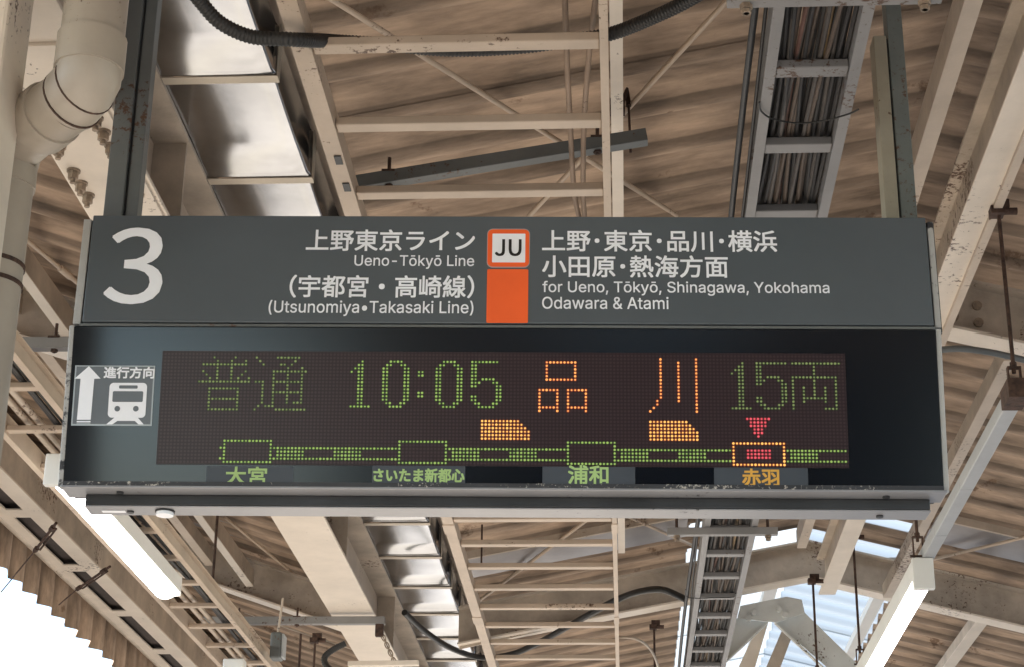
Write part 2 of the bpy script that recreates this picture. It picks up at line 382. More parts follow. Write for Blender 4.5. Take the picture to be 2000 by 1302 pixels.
for q in [(108, 275), (118, 299), (140, 346), (155, 370), (168, 393), (190, 243), (200, 270), (210, 297), (276, 392), (82, 232), (226, 330), (245, 350)]:
    p = PH(q[0], q[1], 2.96)
    p.x = -1.895 if q[0] < 180 else -1.715
    spots.append(p)
for i, p in enumerate(spots):
    o = bo if i == 0 else dup(bo, (0, 0, 0), VB)
    o.location = Vector((p.x, p.y, Z(3.0)-0.014))-VB.location
    o.rotation_euler.z = random.random()

# ================================================================ stainless gutter in sections
GH = 3.44; gx1 = -1.19*GH/3.3; gx0 = gx1-0.47
GT = thing('steel_gutter', ((gx0+gx1)/2, 8, Z(GH)), 'shiny stainless steel box gutter made of lapped sections above the valley beam', 'gutter')
gp = 0.235*GH; gy = PH(500, 141, GH).y
def gut_section(y):
    mb = MB(); r = 0.012; n = 4
    prof = [(gx0, GH+0.20), (gx0, GH+r)]
    prof += [(gx0+r-r*math.cos(a), GH+r-r*math.sin(a)) for a in [math.pi/2*k/n for k in range(1, n+1)]]
    # bottom with slight sag/oil-canning
    for k in range(1, 9): prof.append((gx0+r+(gx1-gx0-2*r)*k/9, GH-0.003*math.sin(math.pi*k/9)))
    prof += [(gx1-r+r*math.sin(a), GH+r-r*math.cos(a)) for a in [math.pi/2*k/n for k in range(0, n+1)]]
    prof += [(gx1, GH+0.20)]
    ys = [(0, 0.012), (0.06, 0.012), (0.062, 0.0), (gp*0.35, -0.003), (gp*0.65, -0.004), (gp-0.012, -0.001), (gp, 0.010)]
    vs = []; m_ = len(prof)
    cx = (gx0+gx1)/2
    for (dy, g) in ys:
        for (x, h) in prof:
            sx = g*(1 if x > cx else -1)*min(1, abs(x-cx)/(0.5*(gx1-gx0))*1.2)
            vs.append((x+sx, y+dy, Z(h)-g))
    fs = [(i*m_+k, i*m_+k+1, (i+1)*m_+k+1, (i+1)*m_+k) for i in range(len(ys)-1) for k in range(m_-1)]
    mb.add(vs, fs); mb.smooth = True; return mb.build('gutter_section', STEEL, GT)
for k in range(-6, 22):
    sec = gut_section(gy+k*gp)
    y = gy+k*gp
    mb = MB(); mb.box((gx0+0.06, y-0.004, Z(GH)-0.020), (gx1+0.016, y+0.046, Z(GH)-0.016)); mb.box((gx1+0.013, y-0.004, Z(GH)-0.013), (gx1+0.016, y+0.046, Z(GH)+0.20))
    mb.build('seam_strip', SEAM, sec)

mb = MB(); mb.prism([(XL-0.12, -8.2, Z(HV)+0.14), (XV+0.12, -8.2, Z(HV)+0.14), (XV+0.12, 26, Z(HV)+0.14), (XL-0.12, 26, Z(HV)+0.14)], (0, 0, 0.01)); mb.build('gutter_lid', CREAM2, roof)
mb = MB(); mb.box((XV+0.01, -8.2, Z(HV)-0.05), (XV+0.02, 26, Z(HV)+0.14)); mb.build('eaves_board', DARKF, roof)
# ================================================================ frames (rafters across the platform)
def hseg(mbs, x0, x1, h0, h1, y, dep, wd=0.16):
    """one rafter length: bottom heights h0,h1; web + flanges"""
    a = Vector((x0, y, Z(h0))); b = Vector((x1, y, Z(h1)))
    mbs[0].beam(a, b, wd, 0.014, du=0.007)
    mbs[1].prism([a+Vector((0, -0.005, 0.014)), b+Vector((0, -0.005, 0.014)), b+Vector((0, -0.005, dep)), a+Vector((0, -0.005, dep))], (0, 0.01, 0))
    mbs[2].beam(a+Vector((0, 0, dep)), b+Vector((0, 0, dep)), wd, 0.014, du=0.007)
for fi, fy in enumerate((8.6, 13.5, 18.4)):
    lab = ['cream rafter frame with riveted joint plates, half hidden behind the departure board', 'cream rafter frame spanning the whole canopy below the departure board', 'farthest cream rafter frame seen through the skylight bay'][fi]
    fr = thing('rafter_frame', (0, fy, Z(3.4)), lab, 'roof frame', 'rafter frames across the canopy')
    dep = 0.27; off = 0.42
    for nm, x0, x1 in (('left_rafter', -4.2, -1.97), ('middle_rafter', -1.20, XR), ('right_rafter', XR, 4.7)):
        ms = [MB(), MB(), MB()]
        off = 0.40 if nm == 'left_rafter' else 0.53
        h0, h1 = roofH(x0)-off, roofH(x1)-off
        hseg(ms, x0, x1, h0, h1, fy, dep)
        pr = ms[1].build(nm, CREAM2, fr)
        ms[0].build('bottom_flange', CREAML, pr); ms[2].build('top_flange', CREAM2, pr)
    # ridge splice plates and bolts
    for sx, sl in (((-1, SC_), (1, SR_)) if fi == 0 else ()):
        a = Vector((XR+sx*0.03, fy-0.006, Z(HR-off)+0.03)); b = Vector((XR+sx*0.50, fy-0.006, Z(roofH(XR+sx*0.50)-off)+0.03))
        pl = MB(); pl.prism([a, b, b+Vector((0, 0, 0.2)), a+Vector((0, 0, 0.2))], (0, -0.012, 0)); p = pl.build('splice_plate', CREAM2, fr)
        for u in (0.25, 0.5, 0.75):
            for vv in (0.05, 0.14):
                q = a.lerp(b, u)+Vector((0, -0.012, vv)); bb = MB(); bb.cyl(q, (0, 1, 0), 0.024, 0.03, 10); bb.build('bolt', BOLT, p)
    # haunch plates at the valley
    for pts in ([(-1.19, 3.05), (-0.75, 3.15), (-0.45, roofH(-0.45)-off+0.01), (-1.19, roofH(-1.19)-off+0.01)],
                [(-1.97, 3.05), (-2.45, 3.2), (-2.8, roofH(-2.8)-off+0.01), (-1.97, roofH(-1.97)-off+0.01)]):
        g = MB(); g.prism([(x, fy-0.007, Z(h)) for x, h in pts], (0, 0.014, 0)); g.build('haunch_plate', CREAM2, fr)

# diagonal knee plate at far frame, behind the cable tray
# ================================================================ purlins / longitudinal beams
def purlin(pa, pb, py, H, depth, y0, y1, label, mats=(CREAM, CREAM2), name='purlin', shape='box', cat='purlin', group='purlins under the roof'):
    xa, xb = PH(pa, py, H).x, PH(pb, py, H).x
    r = thing(name, ((xa+xb)/2, (y0+y1)/2, Z(H)), label, cat, group)
    if shape == 'H':
        a = MB(); a.box((xa, y0, Z(H)), (xb, y1, Z(H)+0.012)); a.build('bottom_flange', mats[0], r, bevel=0.002)
        c = (xa+xb)/2; a = MB(); a.box((c-0.005, y0, Z(H)+0.012), (c+0.005, y1, Z(H+depth))); a.build('web', mats[1], r)
        a = MB(); a.box((xa, y0, Z(H+depth)), (xb, y1, Z(H+depth)+0.012)); a.build('top_flange', mats[1], r)
    else:
        a = MB(); a.box((xa, y0, Z(H)), (xb, y1, Z(H)+0.006)); a.build('bottom_flange', mats[0], r)
        a = MB(); s = xb if shape == 'Cr' else xa
        a.box((s, y0, Z(H)+0.006), (s+(0.006 if s == xa else -0.006), y1, Z(H+depth))); a.build('web', mats[1], r)
        a = MB(); a.box((xa, y0, Z(H+depth)), (xb, y1, Z(H+depth)+0.006)); a.build('top_flange', mats[1], r)
    return r
purlin(1886, 1944, 400, 3.42, 0.26, -2, 13.38, 'broad cream ridge beam with a bright underside, right of the departure board', (CREAML, CREAM2), 'ridge_beam', 'H', 'beam')
purlin(1884, 1920, 2, 3.55, 0.12, -2, 12.6, 'pinkish cream purlin left of the broad ridge beam', (CREAM, CREAM2), shape='C')
purlin(1193, 1217, 200, 3.52, 0.10, -2, 12.6, 'narrow cream purlin just right of the wide cream ladder', (CREAML, CREAM2), shape='C')
purlin(1952, 1976, 720, 3.40, 0.09, 8.7, 13.4, 'slim cream purlin right of the board, leading to the grey duct', (CREAM, CREAM2), shape='C')
purlin(92, 114, 620, 3.5, 0.12, -2, 13.4, 'cream purlin in the left bay passing behind the board edge', (CREAML, CREAM2), shape='Cr')
purlin(20, 45, 620, 3.66, 0.10, -2, 13.4, 'thin purlin in the left bay beside the eaves lamp', (CREAM, CREAM2), shape='Cr')
purlin(1900, 1925, 1222, 3.35, 0.08, 13.7, 22, 'cream purlin in the far right bay beyond the rafter frame', (CREAML, CREAM2), shape='C')
purlin(1985, 2003, 300, 3.40, 0.08, -2, 8.5, 'thin purlin near the upper right corner', (CREAM, CREAM2), shape='C')
# far skylight bay
purlin(1690, 1712, 1200, 3.72, 0.06, 13.7, 24, 'pale glazing bar under the white skylight, right of the truss', (WHITE, WHITE), 'glazing_bar', 'C', 'glazing bar', 'skylight glazing bars')
purlin(1470, 1492, 1240, 3.72, 0.06, 13.7, 24, 'pale glazing bar under the white skylight, left of the truss', (WHITE, WHITE), 'glazing_bar', 'C', 'glazing bar', 'skylight glazing bars')

r = thing('skylight_truss', (XR, 14.6, Z(3.6)), 'pale steel gusset with spreading braces under the far skylight', 'truss')
def tp(px, py, y=14.4): return PY(px, py, y)
PALE = mat('pale_truss_paint', (0.66, 0.68, 0.66), rough=0.5, var=0.08, rust=0.1)
def tpl(name, pts, y, th, mt_, rib=None):
    g = MB(); g.prism([tp(a, b, y) for a, b in pts][::-1], (0, th, 0))
    if rib:
        A, B = tp(*rib[0], y), tp(*rib[1], y); g.beam(A+Vector((0, -0.02, 0)), B+Vector((0, -0.02, 0)), 0.012, 0.05, up=(0, 1, 0))
    return g.build(name, mt_, r)
pl = tpl('gusset_plate', [(1446, 1182), (1536, 1164), (1566, 1170), (1572, 1196), (1516, 1214), (1440, 1206)], 13.74, 0.014, PALE)
for q in ((1462, 1207), (1473, 1196), (1522, 1189), (1533, 1200)):
    b = MB(); b.cyl(tp(q[0], q[1], 13.73), (0, 1, 0), 0.022, 0.04, 10); b.build('bolt', PALE, pl)
tpl('brace', [(1436, 1206), (1498, 1214), (1404, 1302), (1358, 1345), (1318, 1345)], 13.80, 0.014, PALE, ((1498, 1217), (1390, 1318)))
tpl('brace', [(1560, 1184), (1672, 1293), (1725, 1345), (1668, 1345), (1616, 1302), (1512, 1212)], 13.80, 0.014, PALE, ((1513, 1216), (1650, 1345)))
tpl('strut', [(1482, 1215), (1501, 1213), (1462, 1345), (1423, 1345)], 13.86, 0.08, CREAML)
tpl('strut', [(1528, 1228), (1546, 1244), (1508, 1345), (1478, 1345)], 13.90, 0.08, CREAM2)

# ================================================================ ladders and cable tray
def ladder(name, label, cat, group, xl, xr, H, y0, y1, ys, mt, railw, railh, rungw, rungh, raill=None):
    r = thing(name, ((xl+xr)/2, (y0+y1)/2, Z(H)), label, cat, group)
    for s, x in ((1, xl), (-1, xr)):
        wl = raill if (raill and s == 1) else railw
        a = MB()
        if s == 1: a.box((x, y0, Z(H)), (x+wl, y1, Z(H)+0.004)); a.box((x+wl-0.004, y0, Z(H)+0.004), (x+wl, y1, Z(H)+railh)); a.box((x, y0, Z(H)+railh), (x+wl, y1, Z(H)+railh+0.004))
        else: a.box((x-wl, y0, Z(H)), (x, y1, Z(H)+0.004)); a.box((x-wl, y0, Z(H)+0.004), (x-wl+0.004, y1, Z(H)+railh)); a.box((x-wl, y0, Z(H)+railh), (x, y1, Z(H)+railh+0.004))
        a.build('rail', mt, r)
    a = MB(); a.box((xl+(raill or railw)+0.001, -rungw/2, 0), (xr-railw-0.001, rungw/2, rungh))
    me0 = None
    for yy in ys:
        if me0 is None:
            for v in a.v: v.x -= (xl+xr)/2
            o = a.build('rung', mt, r, local=True, bevel=0.004); me0 = o
        else: o = dup(me0, (0, 0, 0), r)
        o.location = Vector(((xl+xr)/2, yy, Z(H)+0.012))-r.location
    return r
H1 = 2.95
ladder('cable_ladder', 'wide cream cable ladder with rectangular rungs above the middle of the board', 'cable ladder', 'cable ladders under the canopy',
       -0.985, -0.022, H1, -1, 24, [(1.667+0.170*k)*H1 for k in range(-4, 30)], LADDER, 0.026, 0.07, 0.056, 0.030, 0.060)
for (cx_, cy_) in ((652, 312), (668, 365)):
    pc_ = PH(cx_, cy_, H1); WL = bpy.data.objects['cable_ladder']
    m_ = MB(); m_.box((-0.957, pc_.y-0.03, Z(H1)-0.005), (-0.933, pc_.y+0.03, Z(H1)-0.001)); m_.build('rail_slot', DARKF, WL)
for yy in (7.9, 10.05, 12.2):
    WL = bpy.data.objects['cable_ladder']
    for xx in (-0.99, -0.052):
        m_ = MB(); m_.box((xx, yy-0.09, Z(H1)-0.004), (xx+(0.068 if xx < -0.5 else 0.034), yy+0.09, Z(H1)-0.0005)); m_.build('joint_plate', LADDER, WL)
H2 = 2.6
xr2 = PH(124, 821, H2).x; xl2 = PH(314, 1182, H2).x
ladder('cable_ladder', 'narrow cream cable ladder in the left bay between lamp and valley beam', 'cable ladder', 'cable ladders under the canopy',
       xl2, xr2+0.03, H2, 3, 24, [(2.65+0.1965*k)*H2 for k in range(-7, 30)], LADDER, 0.03, 0.085, 0.046, 0.024)
H3 = 2.90
TR = ladder('cable_tray', 'grey ladder tray packed with cables, upper right of the board', 'cable tray', None,
            0.452, 0.742, H3, -1, 24, [(1.732+0.1713*k)*H3 for k in range(-5, 30)], GREY, 0.034, 0.085, 0.062, 0.030)
# cables in the tray
cabmats = [mat('cable_sheath_'+n, c, rough=0.65, var=0.18, scale=8, bump=0.1) for n, c in
           (('grey', (0.10, 0.088, 0.080)), ('brown', (0.12, 0.09, 0.07)), ('dark', (0.035, 0.033, 0.033)), ('tan', (0.26, 0.18, 0.10)), ('red', (0.14, 0.075, 0.06)))]
NC = 18
for i in range(NC):
    x0 = 0.490+0.212*(i+0.5)/NC; ph = random.random()*6; amp = random.uniform(0.006, 0.020); pts = []
    zz = Z(H3)+0.052+random.choice((0, 0, 0.012, 0.02)); fq = random.uniform(0.5, 1.1)
    for k in range(66):
        y = 3.6+k*0.3
        pts.append((min(0.703, max(0.487, x0+amp*math.sin(y*fq*2+ph)+0.006*math.sin(y*3.1+ph*2))), y, zz+0.006*math.sin(y*2.3+ph)))
    rr = random.uniform(0.0066, 0.0088)
    mi = 3 if i == 11 else (4 if i == 6 else random.choice((0, 0, 1, 1, 2)))
    mb = MB(); mb.tube(pts, rr, 7)
    o = mb.build('cable', cabmats[mi], None, base=(x0, 10, Z(H3)+0.05))
    if mi == 3: tag(o, 'tan coloured cable among the brown ones in the grey tray', 'cable', 'cables lying in the grey tray')
    elif mi == 4: tag(o, 'reddish cable among the grey ones in the grey tray', 'cable', 'cables lying in the grey tray')
    else: tag(o, 'grey-brown cable lying in the packed grey ladder tray', 'cable', 'cables lying in the grey tray')
# second layer of dark cables above, one mass
mb = MB()
for i in range(20):
    x0 = 0.492+0.208*(i+0.5)/20; ph = random.random()*6
    mb.tube([(x0+0.008*math.sin(y*1.3+ph), y, Z(H3)+0.088+0.004*math.sin(y*2+ph)) for y in [3.6+0.5*k for k in range(40)]], 0.009, 6)
tag(mb.build('cable_bundle', cabmats[2], None, base=(0.6, 10, Z(H3)+0.09)), 'dark mass of cables lying beneath the upper layer in the grey tray', 'cables', None, 'stuff')
# black cables strapped outside the tray
for k, (dx, rr, lb) in enumerate(((-0.035, 0.011, 'thick black cable hugging the left side of the grey tray'), (-0.012, 0.006, 'thin black cable tied close to the left rail of the grey tray'))):
    pts = [(0.452+dx+0.010*math.sin(y*0.9+k*2), y, Z(H3)+0.05+0.008*math.sin(y*1.4+k)) for y in [3.6+0.3*j for j in range(60)]]
    mb = MB(); mb.tube(pts, rr, 8); tag(mb.build('cable', BLACK, None, base=(0.44, 10, Z(H3))), lb, 'cable')
for (pts, lb) in (([(1483, 200), (1487, 218), (1510, 233), (1560, 241), (1610, 236), (1655, 224), (1677, 214)], 'thin wire loop sagging under the upper stretch of the grey tray'),
                  ([(1339, 1150), (1341, 1164), (1360, 1167), (1400, 1166), (1432, 1165), (1437, 1158)], 'thin wire loop round the lower stretch of the grey tray')):
    mb = MB(); mb.tube(spline([PH(a, b, 2.89) for a, b in pts], 5), 0.0032, 6); tag(mb.build('tie_wire', BLACK, None, base=PH(pts[0][0], pts[0][1], 2.89)), lb, 'wire')

# hanger crossbars of the tray
def rod(mb, x, y, z0, z1, r=0.008): mb.tube([(x, y, z0), (x, y, z1)], r, 8)
def hanger_bar(pl, pr, py, H, label, dpx, group):
    a = PH(pl, py, H); b = PH(pr, py, H); y = a.y
    r = thing('tray_hanger', ((a.x+b.x)/2, y, Z(H)), label, 'hanger', group)
    m_ = MB(); m_.box((a.x, y-0.02, Z(H)), (b.x, y+0.02, Z(H)+0.004)); m_.box((a.x, y-0.02, Z(H)+0.004), (b.x, y-0.016, Z(H)+0.041)); m_.box((a.x, y+0.016, Z(H)+0.004), (b.x, y+0.02, Z(H)+0.041)); m_.build('crossbar', GREY, r, bevel=0.002)
    for q in dpx:
        x = PH(q, py, H).x; top = Z(roofH(x))-0.05
        m_ = MB(); rod(m_, x, y, Z(H)-0.03, top); rd = m_.build('hanger_rod', RUSTY, r)
        m_ = MB(); m_.cyl((x, y, Z(H)-0.008), (0, 0, 1), 0.018, 0.014, 6); m_.cyl((x, y, Z(H)-0.024), (0, 0, 1), 0.014, 0.012, 6); m_.build('nut', BOLT, rd)
hanger_bar(1420, 1838, 10, 2.855, 'grey crossbar carrying the cable tray at the top edge of the picture', (1457, 1803), 'tray hangers')
hanger_bar(1303, 1519, 1045, 2.855, 'grey crossbar carrying the cable tray just under the board', (1322, 1500), 'tray hangers')

# ================================================================ grey struts, hung across
def strut(a, b, label, sz=0.041, mt=GREY, base=None, name='support_strut', bolts=()):
    r = thing(name, (Vector(a)+Vector(b))/2, label, 'strut', 'grey support struts')
    m_ = MB(); m_.beam(a, b, sz, 0.004, du=-sz/2+0.002); m_.beam(a, b, 0.004, sz-0.004, du=0.002, ds=-sz/2+0.002); m_.beam(a, b, 0.004, sz-0.004, du=0.002, ds=sz/2-0.002)
    m_.build('channel', mt, r, bevel=0.0015)
    for t in bolts:
        q = Vector(a).lerp(Vector(b), t); m_ = MB(); m_.box(q+Vector((-0.025, -0.03, 0.02)), q+Vector((0.025, 0.03, 0.028))); m_.tube([q+Vector((0, 0, -0.04)), q+Vector((0, 0, 0.09))], 0.007, 6); m_.cyl(q+Vector((0, 0, -0.028)), (0, 0, 1), 0.016, 0.014, 6)
        m_.build('clamp_bolt', RUSTY, r)
    return r
a = PH(697, 360, 3.2); b = PY(1263, 268, a.y)
strut(a, b, 'dark grey strut rising to the right behind the wide cream ladder', 0.052, GREYD, bolts=(0.11, 0.83))
b = PH(752, 1211, 2.95); a = Vector((PY(395, 1211, b.y).x, b.y, b.z)); strut(a, b, 'grey strut clamped under the valley beam below the board', 0.05, GREY, bolts=(0.2, 0.52))
a = PH(20, 672, 2.95); b = Vector((-1.62, a.y, a.z)); strut(a, b, 'grey strut reaching out beside the left edge of the board', 0.05, GREY, bolts=(0.2,))

# clamp near the purlin
m_ = MB(); p = PR(1206, 212, 0.16); m_.box(p-Vector((0.03, 0.03, 0.02)), p+Vector((0.03, 0.03, 0.03))); m_.tube([p+Vector((0.01, 0, 0)), p+Vector((0.04, 0.03, 0.10)), p+Vector((0.045, 0.02, 0.02))], 0.012, 6)
m_.tube([p+Vector((0.045, 0.02, 0.03)), p+Vector((0.05, 0.02, -0.19))], 0.005, 6)
tag(m_.build('beam_clamp', RUSTY, None, base=p), 'dark iron clamp on the narrow purlin right of the wide ladder', 'clamp')

# brace rods
def brace(a, b, label, r=0.011, off=0.10):
    p, q = PR(a[0], a[1], off), PR(b[0], b[1], off); m_ = MB(); m_.tube([p, q], r, 8)
    tag(m_.build('brace_rod', LADDER, None, base=(p+q)/2), label, 'brace rod', 'diagonal roof brace rods')
brace((600, -31), (1322, 421), 'long diagonal brace rod descending rightwards behind the wide cream ladder')
brace((1440, -20), (1033, 423), 'diagonal brace rod rising to the upper right of the wide cream ladder', off=0.14)
brace((1160, 1004), (885, 1210), 'diagonal brace rod behind the lower rungs of the wide ladder', 0.013)
brace((1210, 1000), (1370, 1072), 'short brace rod from the narrow purlin to the grey tray, under the board', 0.012)
brace((1818, 1092), (2010, 1046), 'brace rod sloping up to the right from the right-hand lamp', 0.013)
p, q = PR(44, 462, 0.25), PR(160, 560, 0.25); m_ = MB(); m_.tube([p, q], 0.011, 8); m_.tube([p.lerp(q, 0.62), p.lerp(q, 0.8)], 0.017, 8)
tag(m_.build('brace_rod', LADDER, None, base=p), 'brace rod with a turnbuckle beside the drain pipe', 'brace rod', 'diagonal roof brace rods')
brace((440, 1010), (632, 1168), 'thin brace rod in the left bay beside the valley beam under the board', 0.010)

CONDB = mat('brownish_conduit', (0.30, 0.215, 0.155), rough=0.6, var=0.2, rust=0.2)
# conduits crossing above the ladder
for pts, lb in (([(1103, -20), (1107, 110), (1114, 250), (1121, 372), (1131, 425)], 'left one of two slim conduits crossing behind the wide cream ladder'),
                ([(1166, -20), (1154, 72), (1146, 160), (1140, 260), (1139, 372), (1142, 425)], 'right one of two slim conduits crossing behind the wide cream ladder')):
    m_ = MB(); m_.tube(spline([PH(x, y, 3.12) for x, y in pts], 6), 0.0095, 8); tag(m_.build('conduit_pipe', CONDB, None, base=PH(pts[2][0], pts[2][1], 3.12)), lb, 'conduit', 'slim conduits')
for dx, lb in ((0.10, 'slim pipe lying in the left bay ladder beside its outer rail'), (0.15, 'second slim pipe lying in the left bay ladder, nearer its middle')):
    m_ = MB(); m_.tube([(xl2+dx, 3.2, Z(H2)+0.07), (xl2+dx+0.01, 24, Z(H2)+0.07)], 0.014, 8); tag(m_.build('conduit_pipe', CREAM, None, base=(xl2+dx, 9, Z(H2)+0.07)), lb, 'conduit', 'slim conduits')
m_ = MB()
for k in range(4): m_.tube([(xr2-0.10+0.022*k+0.008*math.sin(y*2+k), y, Z(H2)+0.06+0.01*math.sin(y*1.3+k*2)) for y in [3.2+0.4*j for j in range(52)]], 0.010, 6)
tag(m_.build('cable_bundle', cabmats[2], None, base=(xr2-0.07, 9, Z(H2)+0.06)), 'dark cables lying in the left bay ladder', 'cables', None, 'stuff')
for pts in ([(1128, 1000), (1130, 1302)], [(1190, 1000), (1194, 1302)]):
    pass

# corrugated hoses
def hose(pts, r, label, ribs=True, name='flexible_conduit', mt=BLACK):
    path = spline(pts, 14); 
    if ribs:
        L = [0.0]
        for i in range(1, len(path)): L.append(L[-1]+(path[i]-path[i-1]).length)
        step = 0.003; n = int(L[-1]/step); out = []; rad = []; j = 0
        for k in range(n+1):
            s = k*step
            while j < len(L)-2 and L[j+1] < s: j += 1
            t = (s-L[j])/max(1e-6, L[j+1]-L[j]); out.append(path[j].lerp(path[j+1], min(1, t))); rad.append(r*(1.0 if (k//2) % 2 else 0.90))
        m_ = MB(); m_.tube(out, r, 12, rad)
    else:
        m_ = MB(); m_.tube(path, r, 10)
    return tag(m_.build(name, mt, None, base=pts[len(pts)//2], smooth=True), label, 'hose')
def hp(l): return [PH(a, b, h) for a, b, h in l]
hose(hp([(360, -40, 3.0), (395, 8, 2.97), (432, 46, 2.93), (490, 72, 2.90), (560, 77, 2.89), (600, 79, 2.92), (650, 81, 3.01), (760, 88, 3.05), (880, 98, 3.06), (1010, 93, 3.06), (1110, 80, 3.06), (1195, 66, 3.06), (1290, 28, 3.05), (1350, -2, 3.05), (1420, -45, 3.05)]), 0.0225,
     'black ribbed hose drooping across the top behind the wide cream ladder')
hose(hp([(790, 1195, 3.1), (830, 1232, 3.08), (880, 1264, 3.07), (940, 1283, 3.07), (1000, 1276, 3.07), (1050, 1255, 3.07), (1110, 1222, 3.07), (1160, 1194, 3.07), (1205, 1170, 3.07), (1250, 1154, 3.05), (1295, 1151, 3.02), (1340, 1170, 2.98)]), 0.022,
     'black hose arching across the lower ladder to the grey tray', False)
hose(hp([(1205, 1243, 3.0), (1240, 1246, 2.98), (1266, 1262, 2.97), (1282, 1290, 2.96), (1292, 1330, 2.95)]), 0.009, 'thin grey cable arc right of the wide ladder near the bottom', False, 'cable', CREAM2)
hose(hp([(1836, 682, 3.3), (1880, 680, 3.3), (1940, 688, 3.3), (2010, 704, 3.3)]), 0.016, 'grey hose running along the right-hand rafter', False, 'cable', GREYD)
hose([PY(675, 1255, 11.5), PY(650, 1268, 11.5), PY(634, 1283, 11.5), PY(640, 1302, 11.5), PY(668, 1318, 11.5)], 0.021, 'short black hose loop left of the valley beam near the bottom edge', True)

# ================================================================ column and drain pipe on the left
r = thing('canopy_column', (-1.81, 4.5, 0), 'beige steel column at the left picture edge carrying the valley beam', 'column')
m_ = MB(); m_.box((-2.0, 4.42, 0), (-1.70, 4.62, Z(3.0)-0.016)); m_.build('shaft', CREAML, r, bevel=0.012)
m_ = MB(); m_.box((-2.02, 4.40, Z(3.0)-0.0145), (-1.68, 4.64, Z(3.0)-0.001)); m_.build('cap_plate', CREAM2, r)
py1 = 4.50; rp = 0.090
tx = (PY(117, 95, py1).x+PY(240, 95, py1).x)/2
R1 = thing('drain_pipe', (tx, py1, Z(2.3)), 'beige plastic drain pipe dropping from the gutter with a double elbow', 'drain pipe')
pt = Vector((tx, py1, Z(3.43))); e1 = Vector((tx, py1, PY(178, 140, py1).z)); 
py2 = 4.78; lx = PY(71, 300, py2).x-rp
e2 = Vector((lx, py2, PY(20, 290, py2).z))
m_ = MB(); m_.tube([pt, e1+Vector((0, 0, 0.05))], rp, 28); m_.build('upper_pipe', PIPE, R1)
m_ = MB(); m_.tube([e1+Vector((0, 0, 0.105)), e1+Vector((0, 0, 0.0))], rp+0.008, 28); m_.build('socket', PIPE, R1)
d = (e2-e1).normalized()
c1 = e1+Vector((0, 0, -0.045)); L_ = (e2-c1).length
elb = spline([e1, c1, c1.lerp(e2, 0.28)], 5)
m_ = MB(); m_.tube([e1+Vector((0, 0, 0.02)), e1+Vector((0, 0, -0.02)), c1+d*0.02+Vector((0, 0, 0.01)), c1+d*0.10], rp+0.003, 28); m_.build('elbow', PIPE, R1)
m_ = MB(); m_.tube([c1+d*0.08, e2-d*0.10], rp, 28); m_.build('slanted_pipe', PIPE, R1)
m_ = MB(); m_.tube([c1.lerp(e2, 0.42), c1.lerp(e2, 0.60)], rp+0.008, 28); m_.build('socket', PIPE, R1)
m_ = MB(); m_.tube([e2-d*0.13, e2-d*0.03, e2+Vector((0, 0, -0.05)), e2+Vector((0, 0, -0.13))], rp+0.005, 28); m_.build('elbow', PIPE, R1)
for q_ in (c1+d*0.075, c1+d*0.015+Vector((0, 0, 0.01)), e2-d*0.128):
    m_ = MB(); m_.cyl(q_, d, rp+0.0052, 0.005, 28); m_.build('joint_line', RUSTY, R1)
m_ = MB(); m_.tube([e2+Vector((0, 0, -0.08)), Vector((lx, py2, 0))], rp, 28); m_.build('lower_pipe', PIPE, R1)
for zz in (PY(20, 520, py2).z, PY(20, 535, py2).z-0.035):
    m_ = MB(); m_.cyl((lx, py2, zz), (0, 0, 1), rp+0.004, 0.012, 28); m_.build('strap', RUSTY if zz > 3.5 else PIPE, R1)

# ================================================================ lamps
def lamp(x0, y0, y1, H, wd, ht, label, group):
    r = thing('batten_lamp', (x0+wd/2, (y0+y1)/2, Z(H)), label, 'lamp', group)
    m_ = MB(); m_.box((x0, y0, Z(H)+0.05), (x0+wd, y1, Z(H)+ht)); m_.build('body', WHITE, r, bevel=0.006)
    n = 8; prof = [(x0+wd*0.5-wd*0.47*math.cos(math.pi*k/n), Z(H)+0.052-0.052*math.sin(math.pi*k/n)) for k in range(n+1)]
    m_ = MB(); m_.smooth = True
    ys = [y0+0.03, y0+0.05, y1-0.05, y1-0.01]; sc = [0.8, 1, 1, 0.6]
    vs = []
    for yy, s in zip(ys, sc):
        for (x, z) in prof: vs.append((x, yy, Z(H)+0.052-(Z(H)+0.052-z)*s))
    m_.add(vs, [(i*(n+1)+k, i*(n+1)+k+1, (i+1)*(n+1)+k+1, (i+1)*(n+1)+k) for i in range(3) for k in range(n)]+[tuple(range(n+1)), tuple(3*(n+1)+k for k in range(n+1))[::-1]])
    m_.build('lit_tube', TUBE, r)
    m_ = MB(); m_.box((x0-0.003, y0-0.012, Z(H)-0.004), (x0+wd+0.003, y0+0.03, Z(H)+ht+0.002)); m_.build('end_cap', WHITE, r, bevel=0.005)
    m_ = MB(); m_.box((x0-0.003, y1-0.005, Z(H)+0.03), (x0+wd+0.003, y1+0.012, Z(H)+ht+0.002)); m_.build('end_cap', WHITE, r, bevel=0.005)
    return r
LH = 2.42; lx0 = PH(86, 945, LH).x
lamp(lx0, PH(95, 945, LH).y, PH(310, 1174, LH).y, LH, 0.132, 0.135, 'lit batten lamp in the left bay, emerging below the board corner', 'lit batten lamps')
DH = 2.56
rx0 = PH(1787, 1146, 2.40).x
lamp(rx0, PH(1800, 1148, 2.40).y, PH(1800, 1148, 2.40).y+2.5, 2.40, 0.10, 0.155, 'lit batten lamp on the grey duct at the lower right', 'lit batten lamps')
